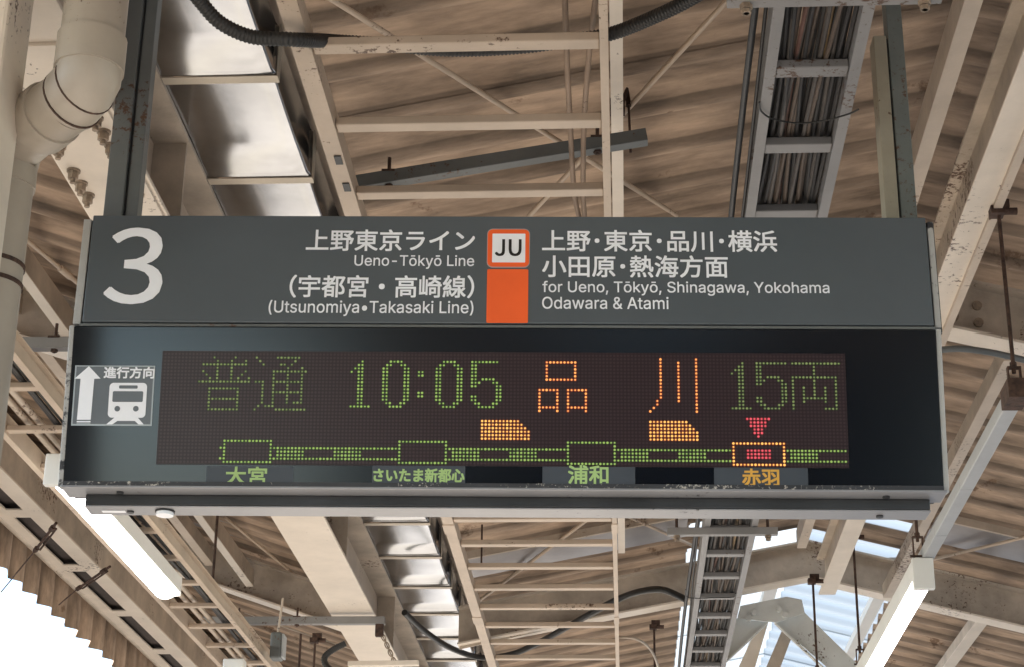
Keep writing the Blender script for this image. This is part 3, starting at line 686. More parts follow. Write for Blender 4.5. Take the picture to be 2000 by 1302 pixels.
# grey duct
dxa, dxb = PH(1932, 850, DH).x, PH(1961, 850, DH).x
r = thing('cable_duct', ((dxa+dxb)/2, 8, Z(DH)), 'pale blue-grey square duct slanting down to the right-hand lamp', 'duct')
yl = PH(1800, 1148, 2.40).y
dy0 = PH(1978, 795, DH).y
for (ya, yb) in ((dy0, PH(1875, 955, DH).y), (PH(1875, 955, DH).y+0.006, PH(1826, 1045, DH).y), (PH(1826, 1045, DH).y+0.006, 13.0)):
    m_ = MB(); m_.box((dxa, ya, Z(DH)), (dxb, yb, Z(DH)+0.06)); m_.build('duct_section', BLUEG, r, bevel=0.004)
m_ = MB(); m_.box((dxa-0.008, dy0-0.14, Z(DH)-0.006), (dxb+0.012, dy0+0.02, Z(DH)+0.075)); m_.build('end_bracket', RUSTY, r, bevel=0.003)

# rusty rods with clevises
def hang_rod(px, py, H, top, label, r=0.0085, clev=True, group='rusty hanging rods', clamp=True):
    p = PH(px, py, H); rt = thing('hanging_rod', (p.x, p.y, p.z), label, 'rod', group)
    m_ = MB(); rod(m_, p.x, p.y, p.z+0.03, Z(top), r); m_.build('rod', RUSTY, rt)
    if clev:
        m_ = MB(); 
        for s in (-1, 1): m_.box((p.x+s*0.024-0.003, p.y-0.012, p.z-0.06), (p.x+s*0.024+0.003, p.y+0.012, p.z+0.05))
        m_.box((p.x-0.027, p.y-0.013, p.z+0.05), (p.x+0.027, p.y+0.013, p.z+0.057)); m_.cyl((p.x, p.y, p.z-0.045), (1, 0, 0), 0.006, 0.085, 6); m_.cyl((p.x, p.y, p.z+0.068), (0, 0, 1), 0.014, 0.018, 6)
        m_.build('clevis', RUSTY, rt)
    if clamp:
        m_ = MB(); m_.box((p.x-0.035, p.y-0.03, Z(top)-0.04), (p.x+0.02, p.y+0.03, Z(top)-0.005)); m_.box((p.x-0.02, p.y-0.015, Z(top)-0.005), (p.x+0.045, p.y+0.02, Z(top)+0.03)); m_.cyl((p.x+0.045, p.y, Z(top)-0.02), (1, 0, 0), 0.016, 0.06, 8)
        m_.build('beam_clamp', RUSTY, rt)
    return p
hang_rod(1982, 742, 2.66, 3.42, 'rusty rod hanging from the ridge beam to the blue-grey duct end, right')
hang_rod(413, 1165, 2.72, 3.55, 'rusty rod carrying the narrow ladder in the left bay, below the board')
hang_rod(1680, 1283, 2.75, 3.60, 'long dark rod ending in an open clevis in front of the skylight')
hang_rod(1597, 1320, 2.75, 3.45, 'thin dark rod in front of the skylight, left of the clevis rod')
hang_rod(1793, 1068, 2.62, 3.6, 'rusty rod with clevis above the near end of the right-hand lamp')
hang_rod(1279, 1310, 3.0, 3.36, 'rod with rusty clamp hanging right of the wide ladder near the bottom', clev=False)
hang_rod(583, 1320, 2.7, 3.0, 'slim rod hanging from the grey strut, right of the small speaker', clev=False, clamp=False)
hang_rod(612, 1318, 2.75, 3.02, 'slim rod with clamp next to the valley beam near the bottom edge', clev=False)
hang_rod(940, 1110, 3.2, 3.5, 'thin short rod behind the third lower rung of the wide ladder', r=0.006, clev=False, clamp=False)
# eaves hooks on left beam
for (a, b, c, lb) in (((110, 1020), (68, 1075), (2, 1155), 'rusty stay wire clamped across the slotted eaves beam, upper one'), ((215, 1105), (150, 1150), (115, 1180), 'rusty stay wire clamped across the slotted eaves beam, lower one')):
    P = [PH(a[0], a[1], 3.5), PH(b[0], b[1], 3.42), PH(c[0], c[1], 3.35)]
    rt = thing('stay_wire', P[1], lb, 'wire', 'stay wires at the left eaves')
    m_ = MB(); m_.tube([P[0], P[1]], 0.010, 6); m_.tube([P[1], P[2]], 0.005, 6); m_.build('wire', RUSTY, rt)
    m_ = MB(); q = P[0].lerp(P[1], 0.55); dd = (P[1]-P[0]).normalized(); m_.tube([q-dd*0.18+Vector((0.02, 0.02, 0)), q+dd*0.18+Vector((0.02, 0.02, 0))], 0.007, 6); m_.tube([q-dd*0.20, q-dd*0.14], 0.018, 6); m_.tube([q+dd*0.16, q+dd*0.21], 0.018, 6); m_.build('turnbuckle', RUSTY, rt)

# far small items
p = PY(541, 1262, 11.8); rt = thing('speaker', p, 'small dark grey box speaker hanging near the left bay ladder', 'speaker')
m_ = MB(); m_.box(p-Vector((0.036, 0.06, 0.085)), p+Vector((0.036, 0.06, 0.085))); m_.build('cabinet', GREYD, rt, bevel=0.012)
m_ = MB(); m_.box(p+Vector((0.037, -0.05, -0.075)), p+Vector((0.05, 0.06, 0.075))); m_.build('side_plate', BLUEG, rt, bevel=0.003)
m_ = MB(); m_.tube([p+Vector((0, 0, 0.08)), p+Vector((0.02, 0, 0.32))], 0.008, 6); m_.build('bracket', CREAM, rt)
p = PY(458, 1302, 11.5); m_ = MB(); m_.box(p-Vector((0.065, 0.05, 0.08)), p+Vector((0.065, 0.05, 0.045))); tag(m_.build('junction_box', WHITE, None, base=p, bevel=0.006), 'white junction box at the bottom edge under the left bay ladder', 'junction box')
# chain
p0 = PY(742, 1228, 12.2); p1 = PY(782, 1318, 12.2); rt = thing('chain', p0, 'hanging steel chain beside the valley beam near the bottom edge', 'chain')
m_ = MB(); m_.box(p0-Vector((0.03, 0.02, 0.05)), p0+Vector((0.025, 0.02, 0.05))); m_.build('shackle', RUSTY, rt, bevel=0.006)
n = 11
for k in range(n):
    q = p0.lerp(p1, (k+1.2)/(n+1)); dd = (p1-p0).normalized(); sd = dd.cross(Vector((0, 1, 0))).normalized() if k % 2 else Vector((0, 1, 0))
    ring = [q+dd*0.026*math.cos(t)+sd*0.013*math.sin(t) for t in [2*math.pi*i/10 for i in range(11)]]
    m_ = MB(); m_.tube(ring, 0.0045, 5, cap=False); m_.build('link', BOLT, rt)
a = PY(680, 1296, 11.4); b = PY(818, 1294, 11.4); m_ = MB(); m_.beam(a, b, 0.05, 0.03); tag(m_.build('crossbar', CREAML, None, base=(a+b)/2, bevel=0.003), 'cream crossbar at the bottom edge under the valley beam', 'bar')

# ================================================================ departure board
PHI = 0.04
EXV = Vector((math.cos(PHI), math.sin(PHI), 0)); NV = Vector((math.sin(PHI), -math.cos(PHI), 0))   # NV faces the viewer
c0 = W(ray(1000, 528)*5.7)
board = bpy.data.objects.new('departure_board', None); C.objects.link(board)
tag(board, 'long grey platform sign numbered 3 with a black LED departure screen below', 'departure board')
board.location = c0; board.rotation_euler = (0, 0, PHI)
TILT = math.radians(7.5)
def huv(px, py, off=0.0):       # pixel on the header face -> local (u, v)
    cc = c0+NV*off-Vector((0, 0, CAMH)); d = ray(px, py); p = d*(cc.dot(NV)/d.dot(NV)); return ((p-cc).dot(EXV), p.z-cc.z)
_o = huv(1000, 636); LO = Vector((0, 0, _o[1]))       # local origin of tilted LED unit
UPL = Vector((0, 0, 1))*math.cos(TILT)+NV*math.sin(TILT); NL = EXV.cross(UPL)
lo_w = c0+Vector((0, 0, _o[1]))
def luv(px, py):
    cc = lo_w-Vector((0, 0, CAMH)); d = ray(px, py); p = d*(cc.dot(NL)/d.dot(NL)); return ((p-cc).dot(EXV), (p-cc).dot(UPL))
DEP = 0.20
hl, hr, ht_, hb = -1.300, 1.268, huv(1000, 423)[1], huv(1000, 632)[1]
def lb(name, a, b, mt, parent, bevel=0.0):
    m_ = MB(); m_.box(a, b); return m_.build(name, mt, parent, local=True, bevel=bevel)
header = lb('header_panel', (hl, 0, hb), (hr, 0.03, ht_), HEADER, board, 0.003)
lb('header_casing', (hl-0.03, 0.031, hb-0.01), (hr+0.03, DEP-0.03, ht_-0.004), DARKF, board)
lb('side_frame', (hl-0.031, 0.012, hb-0.002), (hl-0.007, 0.05, ht_-0.008), ALUCHIP, board, 0.002)
lb('side_frame', (hr+0.006, 0.012, hb-0.002), (hr+0.024, 0.05, ht_-0.008), ALUCHIP, board, 0.002)
lb('joint_trim', (hl-0.008, 0.004, hb-0.012), (hr+0.005, 0.03, hb-0.004), GREYD, board)
# LED unit (tilted)
led = MB(); LB = -0.492; ll, lr = -1.322, 1.272
led.box((ll, 0, LB), (lr, 0.022, -0.010)); led = led.build('screen_surround', CASE, board, local=True)
led.location = LO; led.rotation_euler = (TILT, 0, 0)
lb('side_frame', (ll-0.016, 0.004, LB-0.006), (ll-0.0005, 0.05, -0.004), ALUCHIP, led, 0.002)
lb('side_frame', (lr+0.0005, 0.004, LB-0.006), (lr+0.017, 0.05, -0.004), ALUCHIP, led, 0.002)
lb('bottom_bezel', (ll, -0.004, LB-0.002), (lr, 0.02, LB+0.012), mat('speckled_bezel', (0.03, 0.032, 0.038), rough=0.5, var=0.2, rust=0.34, rustcol=(0.45, 0.42, 0.38), rustscale=90, bump=0.1), led)
WP = 0.01062; WU0 = -1.045; WV1 = -0.0855; NCOL, NROW = 192, 32
win = lb('diode_matrix', (WU0-0.004, -0.002, WV1-NROW*WP-0.003), (WU0+NCOL*WP+0.004, 0.003, WV1+0.004), led_window_mat(WP, WU0, WV1), led)
# rear casing and stepped underside
zb = _o[1]+LB*math.cos(TILT)-0.004; yb_ = -LB*math.sin(TILT)
m_ = MB(); m_.prism([(ll, 0.03, hb-0.012), (ll, yb_+0.02, zb+0.01), (ll, DEP+0.02, zb+0.01), (ll, DEP, hb-0.012)][::-1], (lr-ll, 0, 0)); m_.build('casing', DARKF, board, local=True)
lb('bottom_plate', (ll-0.006, yb_-0.004, zb-0.004), (lr+0.010, yb_+0.10, zb+0.004), ALU, board, 0.002)
lb('lower_tier', (ll+0.055, yb_+0.062, zb-0.036), (lr-0.03, yb_+0.150, zb-0.005), DARKF, board, 0.002)
lb('tier_trim', (ll+0.053, yb_+0.064, zb-0.042), (lr-0.028, yb_+0.153, zb-0.037), ALU, board, 0.002)
m0 = MB(); m0.cyl((0, 0, -0.002), (0, 0, 1), 0.011, 0.006, 10); sc0 = m0.build('screw', DARKF, board, local=True)
for i, (u, y, z) in enumerate(((-1.16, yb_+0.04, zb-0.004), (1.11, yb_+0.04, zb-0.004), (-1.14, yb_+0.11, zb-0.042), (1.10, yb_+0.11, zb-0.042))):
    o = sc0 if i == 0 else dup(sc0, (0, 0, 0), board); o.location = (u, y, z)
m_ = MB(); m_.cyl((-1.035, yb_+0.105, zb-0.050), (0, 0, 1), 0.026, 0.014, 20); bt = m_.build('sensor_cap', TEXTW, board, local=True)
m_ = MB(); m_.cyl((-1.035, yb_+0.105, zb-0.0445), (0, 0, 1), 0.030, 0.005, 20); m_.build('sensor_ring', TEXTK, board, local=True)
lb('pale_sticker', (-1.225, yb_+0.10, zb-0.0445), (-1.155, yb_+0.118, zb-0.0425), TEXTW, board)

# ---- fonts and lettering
FD = os.path.join(bpy.utils.resource_path('LOCAL'), 'datafiles', 'fonts')
def loadf(n):
    try:
        return bpy.data.fonts.load(os.path.join(FD, n))
    except Exception:
        return None
F_CJK = loadf('Noto Sans CJK Regular.woff2'); F_INT = loadf('Inter.woff2')
def text_mesh(s, font, bold=0.0):
    cu = bpy.data.curves.new('lettering', 'FONT'); cu.body = s
    if font: cu.font = font
    cu.offset = bold; cu.fill_mode = 'FRONT'; cu.resolution_u = 4
    o = bpy.data.objects.new('lettering', cu); C.objects.link(o)
    bpy.context.view_layer.update()
    dg = bpy.context.evaluated_depsgraph_get(); me = bpy.data.meshes.new_from_object(o.evaluated_get(dg))
    bpy.data.objects.remove(o); return me
def text_mesh_loops(s, font):
    cu = bpy.data.curves.new('lettering', 'FONT'); cu.body = s
    if font: cu.font = font
    cu.fill_mode = 'NONE'; cu.resolution_u = 4
    o = bpy.data.objects.new('lettering', cu); C.objects.link(o); bpy.context.view_layer.update()
    dg = bpy.context.evaluated_depsgraph_get(); me = bpy.data.meshes.new_from_object(o.evaluated_get(dg)); bpy.data.objects.remove(o)
    co = [Vector((v.co.x, v.co.y, 0)) for v in me.vertices]; adj = {}
    for e in me.edges:
        a, b = e.vertices; adj.setdefault(a, []).append(b); adj.setdefault(b, []).append(a)
    seen = set(); loops = []
    for st in adj:
        if st in seen: continue
        lp = [st]; seen.add(st); nx = min(adj[st], key=lambda q: (q-st) % (len(co)+1))
        while nx is not None and nx not in seen:
            lp.append(nx); seen.add(nx); nx = next((q for q in adj[nx] if q not in seen), None)
        if len(lp) > 2: loops.append([co[i] for i in sorted(lp)])
    def area(l): return sum(l[i].x*l[(i+1) % len(l)].y-l[(i+1) % len(l)].x*l[i].y for i in range(len(l)))/2
    def inside(p, l):
        c = False; j = len(l)-1
        for i in range(len(l)):
            if (l[i].y > p.y) != (l[j].y > p.y) and p.x < (l[j].x-l[i].x)*(p.y-l[i].y)/(l[j].y-l[i].y)+l[i].x: c = not c
            j = i
        return c
    if not loops: return None
    def cross_pt(p, p2, q, q2):
        r = p2-p; t = q2-q; dn = r.x*t.y-r.y*t.x
        if abs(dn) < 1e-12: return None
        a = ((q.x-p.x)*t.y-(q.y-p.y)*t.x)/dn; b = ((q.x-p.x)*r.y-(q.y-p.y)*r.x)/dn
        return p+r*a if 1e-5 < a < 1-1e-5 and 1e-5 < b < 1-1e-5 else None
    def split(l, dep=0):
        n = len(l)
        if dep < 6:
            for i in range(n):
                for j in range(i+2, n):
                    if i == 0 and j == n-1: continue
                    P = cross_pt(l[i], l[i+1], l[j], l[(j+1) % n])
                    if P is not None:
                        return split([P]+l[i+1:j+1], dep+1)+split([P]+l[j+1:]+l[:i+1], dep+1)
        return [l]
    loops = [q for l in loops for q in split(l) if len(q) > 2 and abs(area(q)) > 1e-5]
    sg = 1 if area(max(loops, key=lambda l: abs(area(l)))) > 0 else -1
    outs = [l for l in loops if area(l)*sg > 0]; holes = [l for l in loops if area(l)*sg < 0]
    V = []; Fs = []
    for k, ol in enumerate(outs):
        hs = [h for h in holes if inside(h[0], ol)]
        flat_ = [p for l in [ol]+hs for p in l]; tris = tessellate_polygon([ol]+hs); b0 = len(V)
        V += [Vector((p.x, p.y, 0.00003*(k % 3))) for p in flat_]
        for t in tris:
            a, b, c = t; n = (flat_[b]-flat_[a]).cross(flat_[c]-flat_[a]).z
            Fs.append((a+b0, b+b0, c+b0) if n > 0 else (a+b0, c+b0, b+b0))
    me2 = bpy.data.meshes.new('lettering'); me2.from_pydata([tuple(v) for v in V], [], Fs); return me2
def lettering(s, box, uvf, mt, parent, font=None, bold=0.0, depth=0.0025, label=None, y=0.0):
    """box in photo pixels: x0,y0,x1,y1 of the inked area"""
    me = (text_mesh_loops(s, font) if font is not None and font == F_INT else None) or text_mesh(s, font, 0.0)
    if isinstance(bold, tuple): bold = bold[0]
    xs = [v.co.x for v in me.vertices]; ys = [v.co.y for v in me.vertices]
    if not xs: return None
    x0, x1, y0, y1 = min(xs), max(xs), min(ys), max(ys)
    ym = (box[1]+box[3])/2; xm = (box[0]+box[2])/2
    u0 = uvf(box[0], ym)[0]; u1 = uvf(box[2], ym)[0]; v1 = uvf(xm, box[1])[1]; v0 = uvf(xm, box[3])[1]
    for v in me.vertices:
        v.co = Vector((u0+(v.co.x-x0)/(x1-x0)*(u1-u0), y-depth-v.co.z, v0+(v.co.y-y0)/(y1-y0)*(v1-v0)))
    if bold:
        mb = MB(); fs = [tuple(p.vertices) for p in me.polygons]; co = [v.co.copy() for v in me.vertices]
        for k, (dx, dz) in enumerate(((-1, -1), (1, -1), (1, 1), (-1, 1), (0, 0))):
            mb.add([c+Vector((dx*bold, -0.00012*k, dz*bold)) for c in co], fs)
        me = bpy.data.meshes.new('lettering'); me.from_pydata([tuple(v) for v in mb.v], [], mb.f)
    me.materials.clear(); me.materials.append(mt)
    o = bpy.data.objects.new('lettering', me); C.objects.link(o); o.parent = parent
    if label: o['label'] = label
    return o
lettering('3', (209, 447, 319, 594), huv, TEXTW, header, F_CJK, 0.0022, label='large white platform number 3')
lettering('上野東京ライン', (599, 450, 927, 491), huv, TEXTW, header, F_CJK, 0.0011)
lettering('Ueno-Tōkyō Line', (692.5, 499.5, 926, 526), huv, TEXTW, header, F_INT, 0.0004)
lettering('（宇都宮・高崎線）', (566.5, 539, 925.5, 582.5), huv, TEXTW, header, F_CJK, 0.0011)
lettering('(Utsunomiya•Takasaki Line)', (525, 588, 924.5, 618.5), huv, TEXTW, header, F_INT, 0.0004)
lettering('上野･東京･品川･横浜', (1059.5, 451, 1516.5, 492.5), huv, TEXTW, header, F_CJK, 0.0011)
lettering('小田原･熱海方面', (1059.5, 500.5, 1421, 542.5), huv, TEXTW, header, F_CJK, 0.0011)
lettering('for Ueno, Tōkyō, Shinagawa, Yokohama', (1059.5, 551, 1619.5, 578.5), huv, TEXTW, header, F_INT, 0.0004)
lettering('Odawara & Atami', (1059, 581, 1305.5, 604.6), huv, TEXTW, header, F_INT, 0.0004)
def rrect(u0, v0, u1, v1, r, n=5):
    pts = []
    for (cx, cy, a0) in ((u1-r, v0+r, -90), (u1-r, v1-r, 0), (u0+r, v1-r, 90), (u0+r, v0+r, 180)):
        for k in range(n+1):
            a = math.radians(a0+90*k/n); pts.append((cx+r*math.cos(a), cy+r*math.sin(a)))
    return pts
def plate(name, pts, y, th, mt, parent):
    m_ = MB(); m_.prism([(u, y, v) for u, v in pts], (0, -th, 0)); return m_.build(name, mt, parent, local=True)
def pbox(uvf, x0, y0, x1, y1):
    a = uvf(x0, (y0+y1)/2)[0]; b = uvf(x1, (y0+y1)/2)[0]; c = uvf((x0+x1)/2, y0)[1]; d = uvf((x0+x1)/2, y1)[1]; return a, d, b, c
PINK = flat('pale_outline', (0.42, 0.36, 0.35), 0.5)
a = pbox(huv, 951, 447.5, 1035, 523.5); plate('badge_outline', rrect(*a, 0.018), 0.0, 0.0015, PINK, header)
a = pbox(huv, 952.5, 449.5, 1033.5, 522); plate('line_badge', rrect(*a, 0.016), -0.0016, 0.0015, ORANGE, header)
a = pbox(huv, 961.5, 458, 1026, 514); plate('badge_field', rrect(*a, 0.002), -0.0032, 0.0012, TEXTW, header)
lettering('JU', (967.5, 470, 1018, 501.6), huv, TEXTK, header, F_CJK, 0.0011, depth=0.0056)
q = [huv(952, 526.5), huv(1032, 526.5), huv(1031, 633), huv(949.5, 633)]
uu0 = (q[0][0]+q[3][0])/2; uu1 = (q[1][0]+q[2][0])/2
plate('colour_block', rrect(uu0, hb+0.001, uu1, q[0][1], 0.004), 0.0, 0.0015, ORANGE, header)

# ---- direction sticker
def L2(px, py): return luv(px, py)
q = [L2(147.5, 712), L2(304, 714), L2(295.5, 832), L2(136.5, 829)]
su0 = (q[0][0]+q[3][0])/2+0.002; su1 = (q[1][0]+q[2][0])/2; sv1 = (q[0][1]+q[1][1])/2; sv0 = (q[2][1]+q[3][1])/2
su0 = max(su0, ll+0.002)
st = plate('direction_sticker', [(su0, sv0), (su1, sv0), (su1, sv1), (su0, sv1)], 0.0, 0.0012, STICK, led)
for (a0, b0, a1, b1) in ((su0, sv0, su1, sv0+0.005), (su0, sv1-0.003, su1, sv1), (su0, sv0+0.005, su0+0.004, sv1-0.003), (su1-0.004, sv0+0.005, su1, sv1-0.003)):
    plate('sticker_rim', [(a0, b0), (a1, b0), (a1, b1), (a0, b1)], -0.0012, 0.0006, STICKE, led)
def S(zx, zy): return L2(130+zx/9.3, 700+zy/9.3)   # from the enlarged view
plate('arrow', [S(410, 132), S(150, 357), S(258, 360), S(190, 1105), S(440, 1105), S(505, 360), S(620, 357)], -0.0014, 0.001, TEXTW, led)
plate('arrow_band', [S(188, 1128), S(186, 1152), S(436, 1152), S(438, 1128)], -0.0014, 0.001, TEXTW, led)
plate('arrow_band', [S(185, 1168), S(184, 1184), S(433, 1184), S(434, 1168)], -0.0014, 0.001, STICKE, led)
lettering('進行方向', (203.7, 716, 301.5, 737.6), luv, TEXTW, led, F_CJK, 0.0011, depth=0.0026)
ca = S(788, 470); cb = S(1462, 1060)
def RB(x0, y0, x1, y1, r):
    a = [S(x0, y0), S(x1, y0), S(x1, y1), S(x0, y1)]
    u0 = (a[0][0]+a[3][0])/2; u1 = (a[1][0]+a[2][0])/2; v1 = (a[0][1]+a[1][1])/2; v0 = (a[2][1]+a[3][1])/2
    return rrect(u0, v0, u1, v1, r)
plate('train_symbol', RB(768, 435, 1450, 1068, 0.0125), -0.0014, 0.001, TEXTW, led)
plate('train_symbol_window', RB(840, 588, 1392, 782, 0.004), -0.0026, 0.0006, STICK, led)
plate('train_symbol_plate', RB(958, 482, 1295, 540, 0.003), -0.0026, 0.0006, STICK, led)
for cxx in (925, 1262):
    u, v = S(cxx, 905); plate('train_symbol_lamp', [(u+0.0085*math.cos(t), v+0.0085*math.sin(t)) for t in [2*math.pi*k/16 for k in range(16)]], -0.0026, 0.0006, STICK, led)
plate('train_symbol_rail', [S(880, 1060), S(720, 1190), S(830, 1190), S(925, 1125), S(960, 1060)], -0.0014, 0.001, TEXTW, led)
plate('train_symbol_rail', [S(1210, 1060), S(1240, 1125), S(1310, 1190), S(1405, 1190), S(1290, 1060)], -0.0014, 0.001, TEXTW, led)
plate('train_symbol_rail', [S(900, 1062), S(915, 1125), S(1245, 1125), S(1260, 1062)], -0.00135, 0.001, TEXTW, led)

# ---- station strips
for txt, bx, sx, mt in (('大宮', (441.6, 911, 520.8, 945), (403, 909.5, 573, 945.5), TEXTG), ('さいたま新都心', (730, 914.5, 906.5, 940), (727, 908.5, 908.6, 944.8), TEXTG),
                        ('浦和', (1110, 908.5, 1187.6, 943.6), (1059.5, 907.5, 1240.5, 944.8), TEXTG), ('赤羽', (1450, 915, 1521, 947.6), (1394.7, 911, 1578, 948), TEXTY)):
    a = pbox(luv, *sx); sp = plate('station_strip', [(a[0], a[1]), (a[2], a[1]), (a[2], a[3]), (a[0], a[3])], 0.0, 0.001, STRIP, led)
    sp['label'] = 'dark strip bearing a station name'
    lettering(txt, bx, luv, mt, led, F_CJK, 0.0013, depth=0.0022)

# ---- lit diodes
def cell(px, py):
    u, v = luv(px, py); return int(round((u-WU0)/WP-0.5)), int(round((WV1-v)/WP-0.5))
HEXA = [(math.cos(2*math.pi*k/8), math.sin(2*math.pi*k/8)) for k in range(8)]
def leds(name, cells, colr, label=None):
    m_ = MB()
    for (c, r_) in sorted(set(cells)):
        if not (0 <= c < NCOL and 0 <= r_ < NROW): continue
        u = WU0+(c+0.5)*WP; v = WV1-(r_+0.5)*WP
        m_.add([(u+0.0050*a, -0.0025, v+0.0050*b) for a, b in HEXA], [tuple(range(8))], 0)
        jit = random.uniform(0.70, 1.15)
        m_.add([(u+0.0033*jit*a, -0.0031, v+0.0033*jit*b) for a, b in HEXA], [tuple(range(8))], 1)
    o = m_.build(name, list(GLOW[colr]), led, local=True)
    if label: o['label'] = label
    return o
def R(a, b): return list(range(a, b+1))
FU = {0: [4, 10], 1: [5, 9, 13], 2: R(1, 13), 3: [5, 9], 4: [1, 5, 9, 13], 5: [2, 5, 9, 12], 6: [3, 5, 9, 11, 14], 7: R(0, 14), 9: R(3, 11), 10: [3, 11], 11: [3, 11], 12: R(3, 11), 13: [3, 11], 14: [3, 11], 15: R(3, 11)}
TSU = {0: [16]+R(22, 28), 1: [17, 27], 2: [18, 23, 24, 26], 3: [25, 29], 4: R(21, 30), 5: [21, 25, 29], 6: [21, 25, 29], 7: [16, 17, 18]+R(21, 29), 8: [18, 21, 25, 29], 9: [18, 21, 25, 29], 10: [18]+R(21, 29),
       11: [18, 21, 25, 29], 12: [18, 21, 25, 29], 13: [18, 21, 25, 27, 28, 29], 14: [17, 19, 20, 21], 15: [16]+R(22, 30)}
ONE = {1: [3], 2: [2, 3], 3: [1, 2, 3], 4: [0, 2, 3], 14: R(0, 5)}
for k in range(5, 14): ONE[k] = [2, 3]
ZERO = {1: R(2, 5), 2: [1, 2, 5, 6], 13: [1, 2, 5, 6], 14: R(2, 5)}
for k in range(3, 13): ZERO[k] = [0, 1, 6, 7]
COL = {4: [0, 1], 5: [0, 1], 10: [0, 1], 11: [0, 1]}
FIVE = {1: R(0, 7), 6: [0, 1]+R(3, 6), 7: [0, 1, 2, 6, 7], 8: [0, 1, 7, 8], 9: [7, 8], 10: [7, 8], 11: [0, 1, 7, 8], 12: [0, 1, 7, 8], 13: [1, 2, 6, 7], 14: R(2, 6)}
for k in range(2, 6): FIVE[k] = [0, 1]
FIVE2 = {1: R(0, 8), 5: [0, 1]+R(3, 6), 6: [0, 1, 2, 6, 7], 7: [0, 1, 7, 8], 8: [7, 8], 9: [7, 8], 10: [7, 8], 11: [0, 1, 7, 8], 12: [0, 1, 7, 8], 13: [1, 2, 6, 7], 14: R(2, 6)}
for k in range(2, 5): FIVE2[k] = [0, 1]
RYO = {1: R(0, 13), 5: R(0, 12), 11: [0]+R(3, 9)+[12], 14: [0]+R(9, 12)}
for k in (2, 3, 4): RYO[k] = [6]
for k in (6, 7): RYO[k] = [0, 6, 12]
for k in (8, 9, 10): RYO[k] = [0, 3, 6, 9, 12]
RYO[12] = [0, 3, 9, 12]; RYO[13] = [0, 12]
SHINA = {1: R(0, 8), 6: R(0, 8), 9: R(-2, 3)+R(6, 11), 14: R(-2, 3)+R(6, 11), 15: [-2, 3, 6, 11]}
for k in (2, 3, 4, 5): SHINA[k] = [0, 8]
for k in (10, 11, 12, 13): SHINA[k] = [-2, 3, 6, 11]
KAWA = {0: [0, 10]}
for k in range(1, 12): KAWA[k] = [0, 5, 10]
KAWA[12] = [-1, 5, 10]; KAWA[13] = [-1, 10]; KAWA[14] = [-2, 10]; KAWA[15] = [-3, 10]
def glyph(bmp, px, py, gc, gr, colr, label, row0=0):
    c, r_ = cell(px, py); c -= gc
    leds('led_character', [(c+x, row0+k) for k, xs in bmp.items() for x in xs], colr, label)
ROW0 = max(0, cell(386.3, 741.3)[1]-7)
glyph(FU, 386.3, 741.3, 0, 7, 'green_dim', 'green dot-matrix character at the far left of the screen', ROW0)
glyph(TSU, 386.3, 741.3, 0, 7, 'green_dim', 'green dot-matrix character second from the left', ROW0)
glyph(ONE, 706.3, 702.3, 3, 1, 'green', 'green dot-matrix digit 1 of the time', ROW0)
glyph(ZERO, 747.6, 722.6, 0, 4, 'green', 'green dot-matrix digit 0 before the colon', ROW0)
glyph(COL, 821, 722.6, 0, 4, 'green', 'green dot-matrix colon', ROW0)
glyph(ZERO, 856.5, 722.6, 0, 4, 'green', 'green dot-matrix digit 0 after the colon', ROW0)
glyph(FIVE, 925.0, 702.8, 0, 1, 'green', 'green dot-matrix digit 5 of the time', ROW0)
glyph(SHINA, 1067.6, 703.1, 0, 1, 'orange', 'orange dot-matrix character of three boxes', ROW0)
glyph(KAWA, 1286.4, 697.2, 0, 0, 'orange', 'orange dot-matrix character of three strokes', ROW0)
rc = cell(1637.5, 704)[0]; rc = min(rc, 190)
for bmp, off, lab_ in ((RYO, 13, 'green dot-matrix character at the far right'), (FIVE2, 23, 'green dot-matrix digit 5 of the car count'), (ONE, 30, 'green dot-matrix digit 1 of the car count')):
    leds('led_character', [(rc-off+x, ROW0+k) for k, xs in bmp.items() for x in xs], 'green_dim', lab_)
def rows(c, r0, spans): return [(c+x, r0+i) for i, (a, b) in enumerate(spans) for x in range(a, b+1)]
ic = [(0, 10), (0, 11), (0, 12), (0, 13), (0, 13), (0, 13)]
c, r_ = cell(942.5, 814); leds('led_train_icon', rows(c, ROW0+18, ic), 'amber', 'orange dot-matrix train silhouette left of centre')
c, r_ = cell(1273.4, 815.6); leds('led_train_icon', rows(c, ROW0+18, ic), 'amber', 'orange dot-matrix train silhouette right of centre')
c, r_ = cell(1460.3, 809.7); leds('led_arrow', rows(c, ROW0+17, [(0, 6), (1, 5), (1, 5), (2, 4), (2, 4), (3, 3)]), 'red', 'red dot-matrix triangle pointing down')
BR = ROW0+24; stc = [cell(x, 876)[0] for x in (441, 777.6, 1107.5, 1435)]
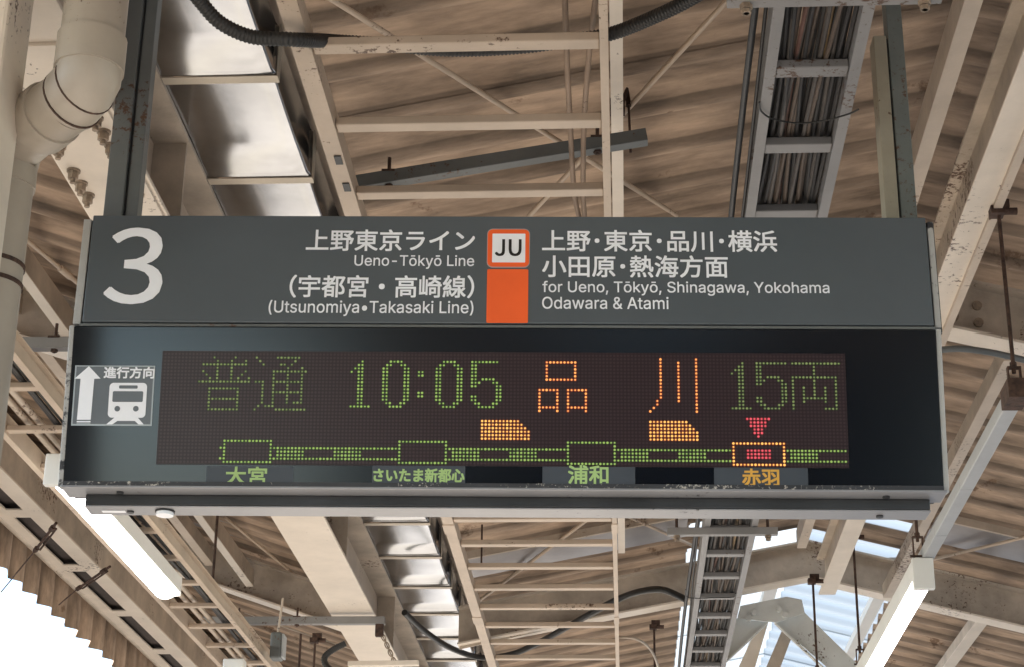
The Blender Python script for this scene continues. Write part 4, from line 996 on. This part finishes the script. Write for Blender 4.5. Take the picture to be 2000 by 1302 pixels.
for i, s in enumerate(stc):
    wdt = 15 if i == 3 else 14
    fr = [(s+x, BR) for x in range(wdt)]+[(s+x, BR+6) for x in range(wdt)]+[(s, BR+k) for k in range(7)]+[(s+wdt-1, BR+k) for k in range(7)]
    leds('led_station_box', fr, 'amber' if i == 3 else 'green', ['first green dot-matrix station box from the left', 'second green dot-matrix station box', 'third green dot-matrix station box', 'orange dot-matrix station box'][i])
    e = NCOL if i == 3 else stc[i+1]
    tr = [(x, BR+k) for x in range(s+wdt, e) for k in (2, 5)]
    for a0 in (15, 31):
        if i == 3 and a0 == 31: continue
        tr += [(s+a0+x+(1 if i == 3 else 0), BR+k) for x in range(8) for k in (2, 3, 4, 5)]
    leds('led_track', tr, 'green')
leds('led_track', [(stc[0]-1, BR+2), (stc[0]-1, BR+5)], 'green')
leds('led_station_mark', [(stc[3]+4+x, BR+2+k) for x in range(7) for k in range(3)], 'red', 'red dot-matrix block inside the orange box')

# ================================================================ posts that carry the board
def post(u0, u1, ug, yoff, dpt, top, mats, label, trim=None):
    r = thing('hanger_post', c0+EXV*((u0+u1)/2)-NV*yoff, label, 'post', 'posts carrying the departure board')
    def pc(name, a, b, y0, y1, z1, mt):
        m_ = MB(); q = []
        for z in (Z(2.50), Z(z1)):
            for (u, y) in ((a, y0), (b, y0), (b, y1), (a, y1)):
                w_ = c0+EXV*u-NV*y; q.append((w_.x, w_.y, z))
        m_.hexa(q); m_.build(name, mt, r, bevel=0.003)
    pc('channel', u0, ug-0.004, yoff, yoff+dpt, top[0], mats[0]); pc('channel', ug+0.004, u1, yoff+0.012, yoff+dpt, top[1], mats[1])
    pc('web', ug-0.004, ug+0.004, yoff+0.02, yoff+dpt-0.01, min(top), DARKF)
post(-1.302, -1.196, -1.238, 0.12, 0.075, (GH-0.01, GH-0.012), (GREYD, GREYD), 'dark grey double channel post holding the left end of the board')
post(1.172, 1.273, 1.218, 0.12, 0.075, (3.24, 3.55), (YELLOWP, GREYG), 'yellowish and greenish post holding the right end of the board')
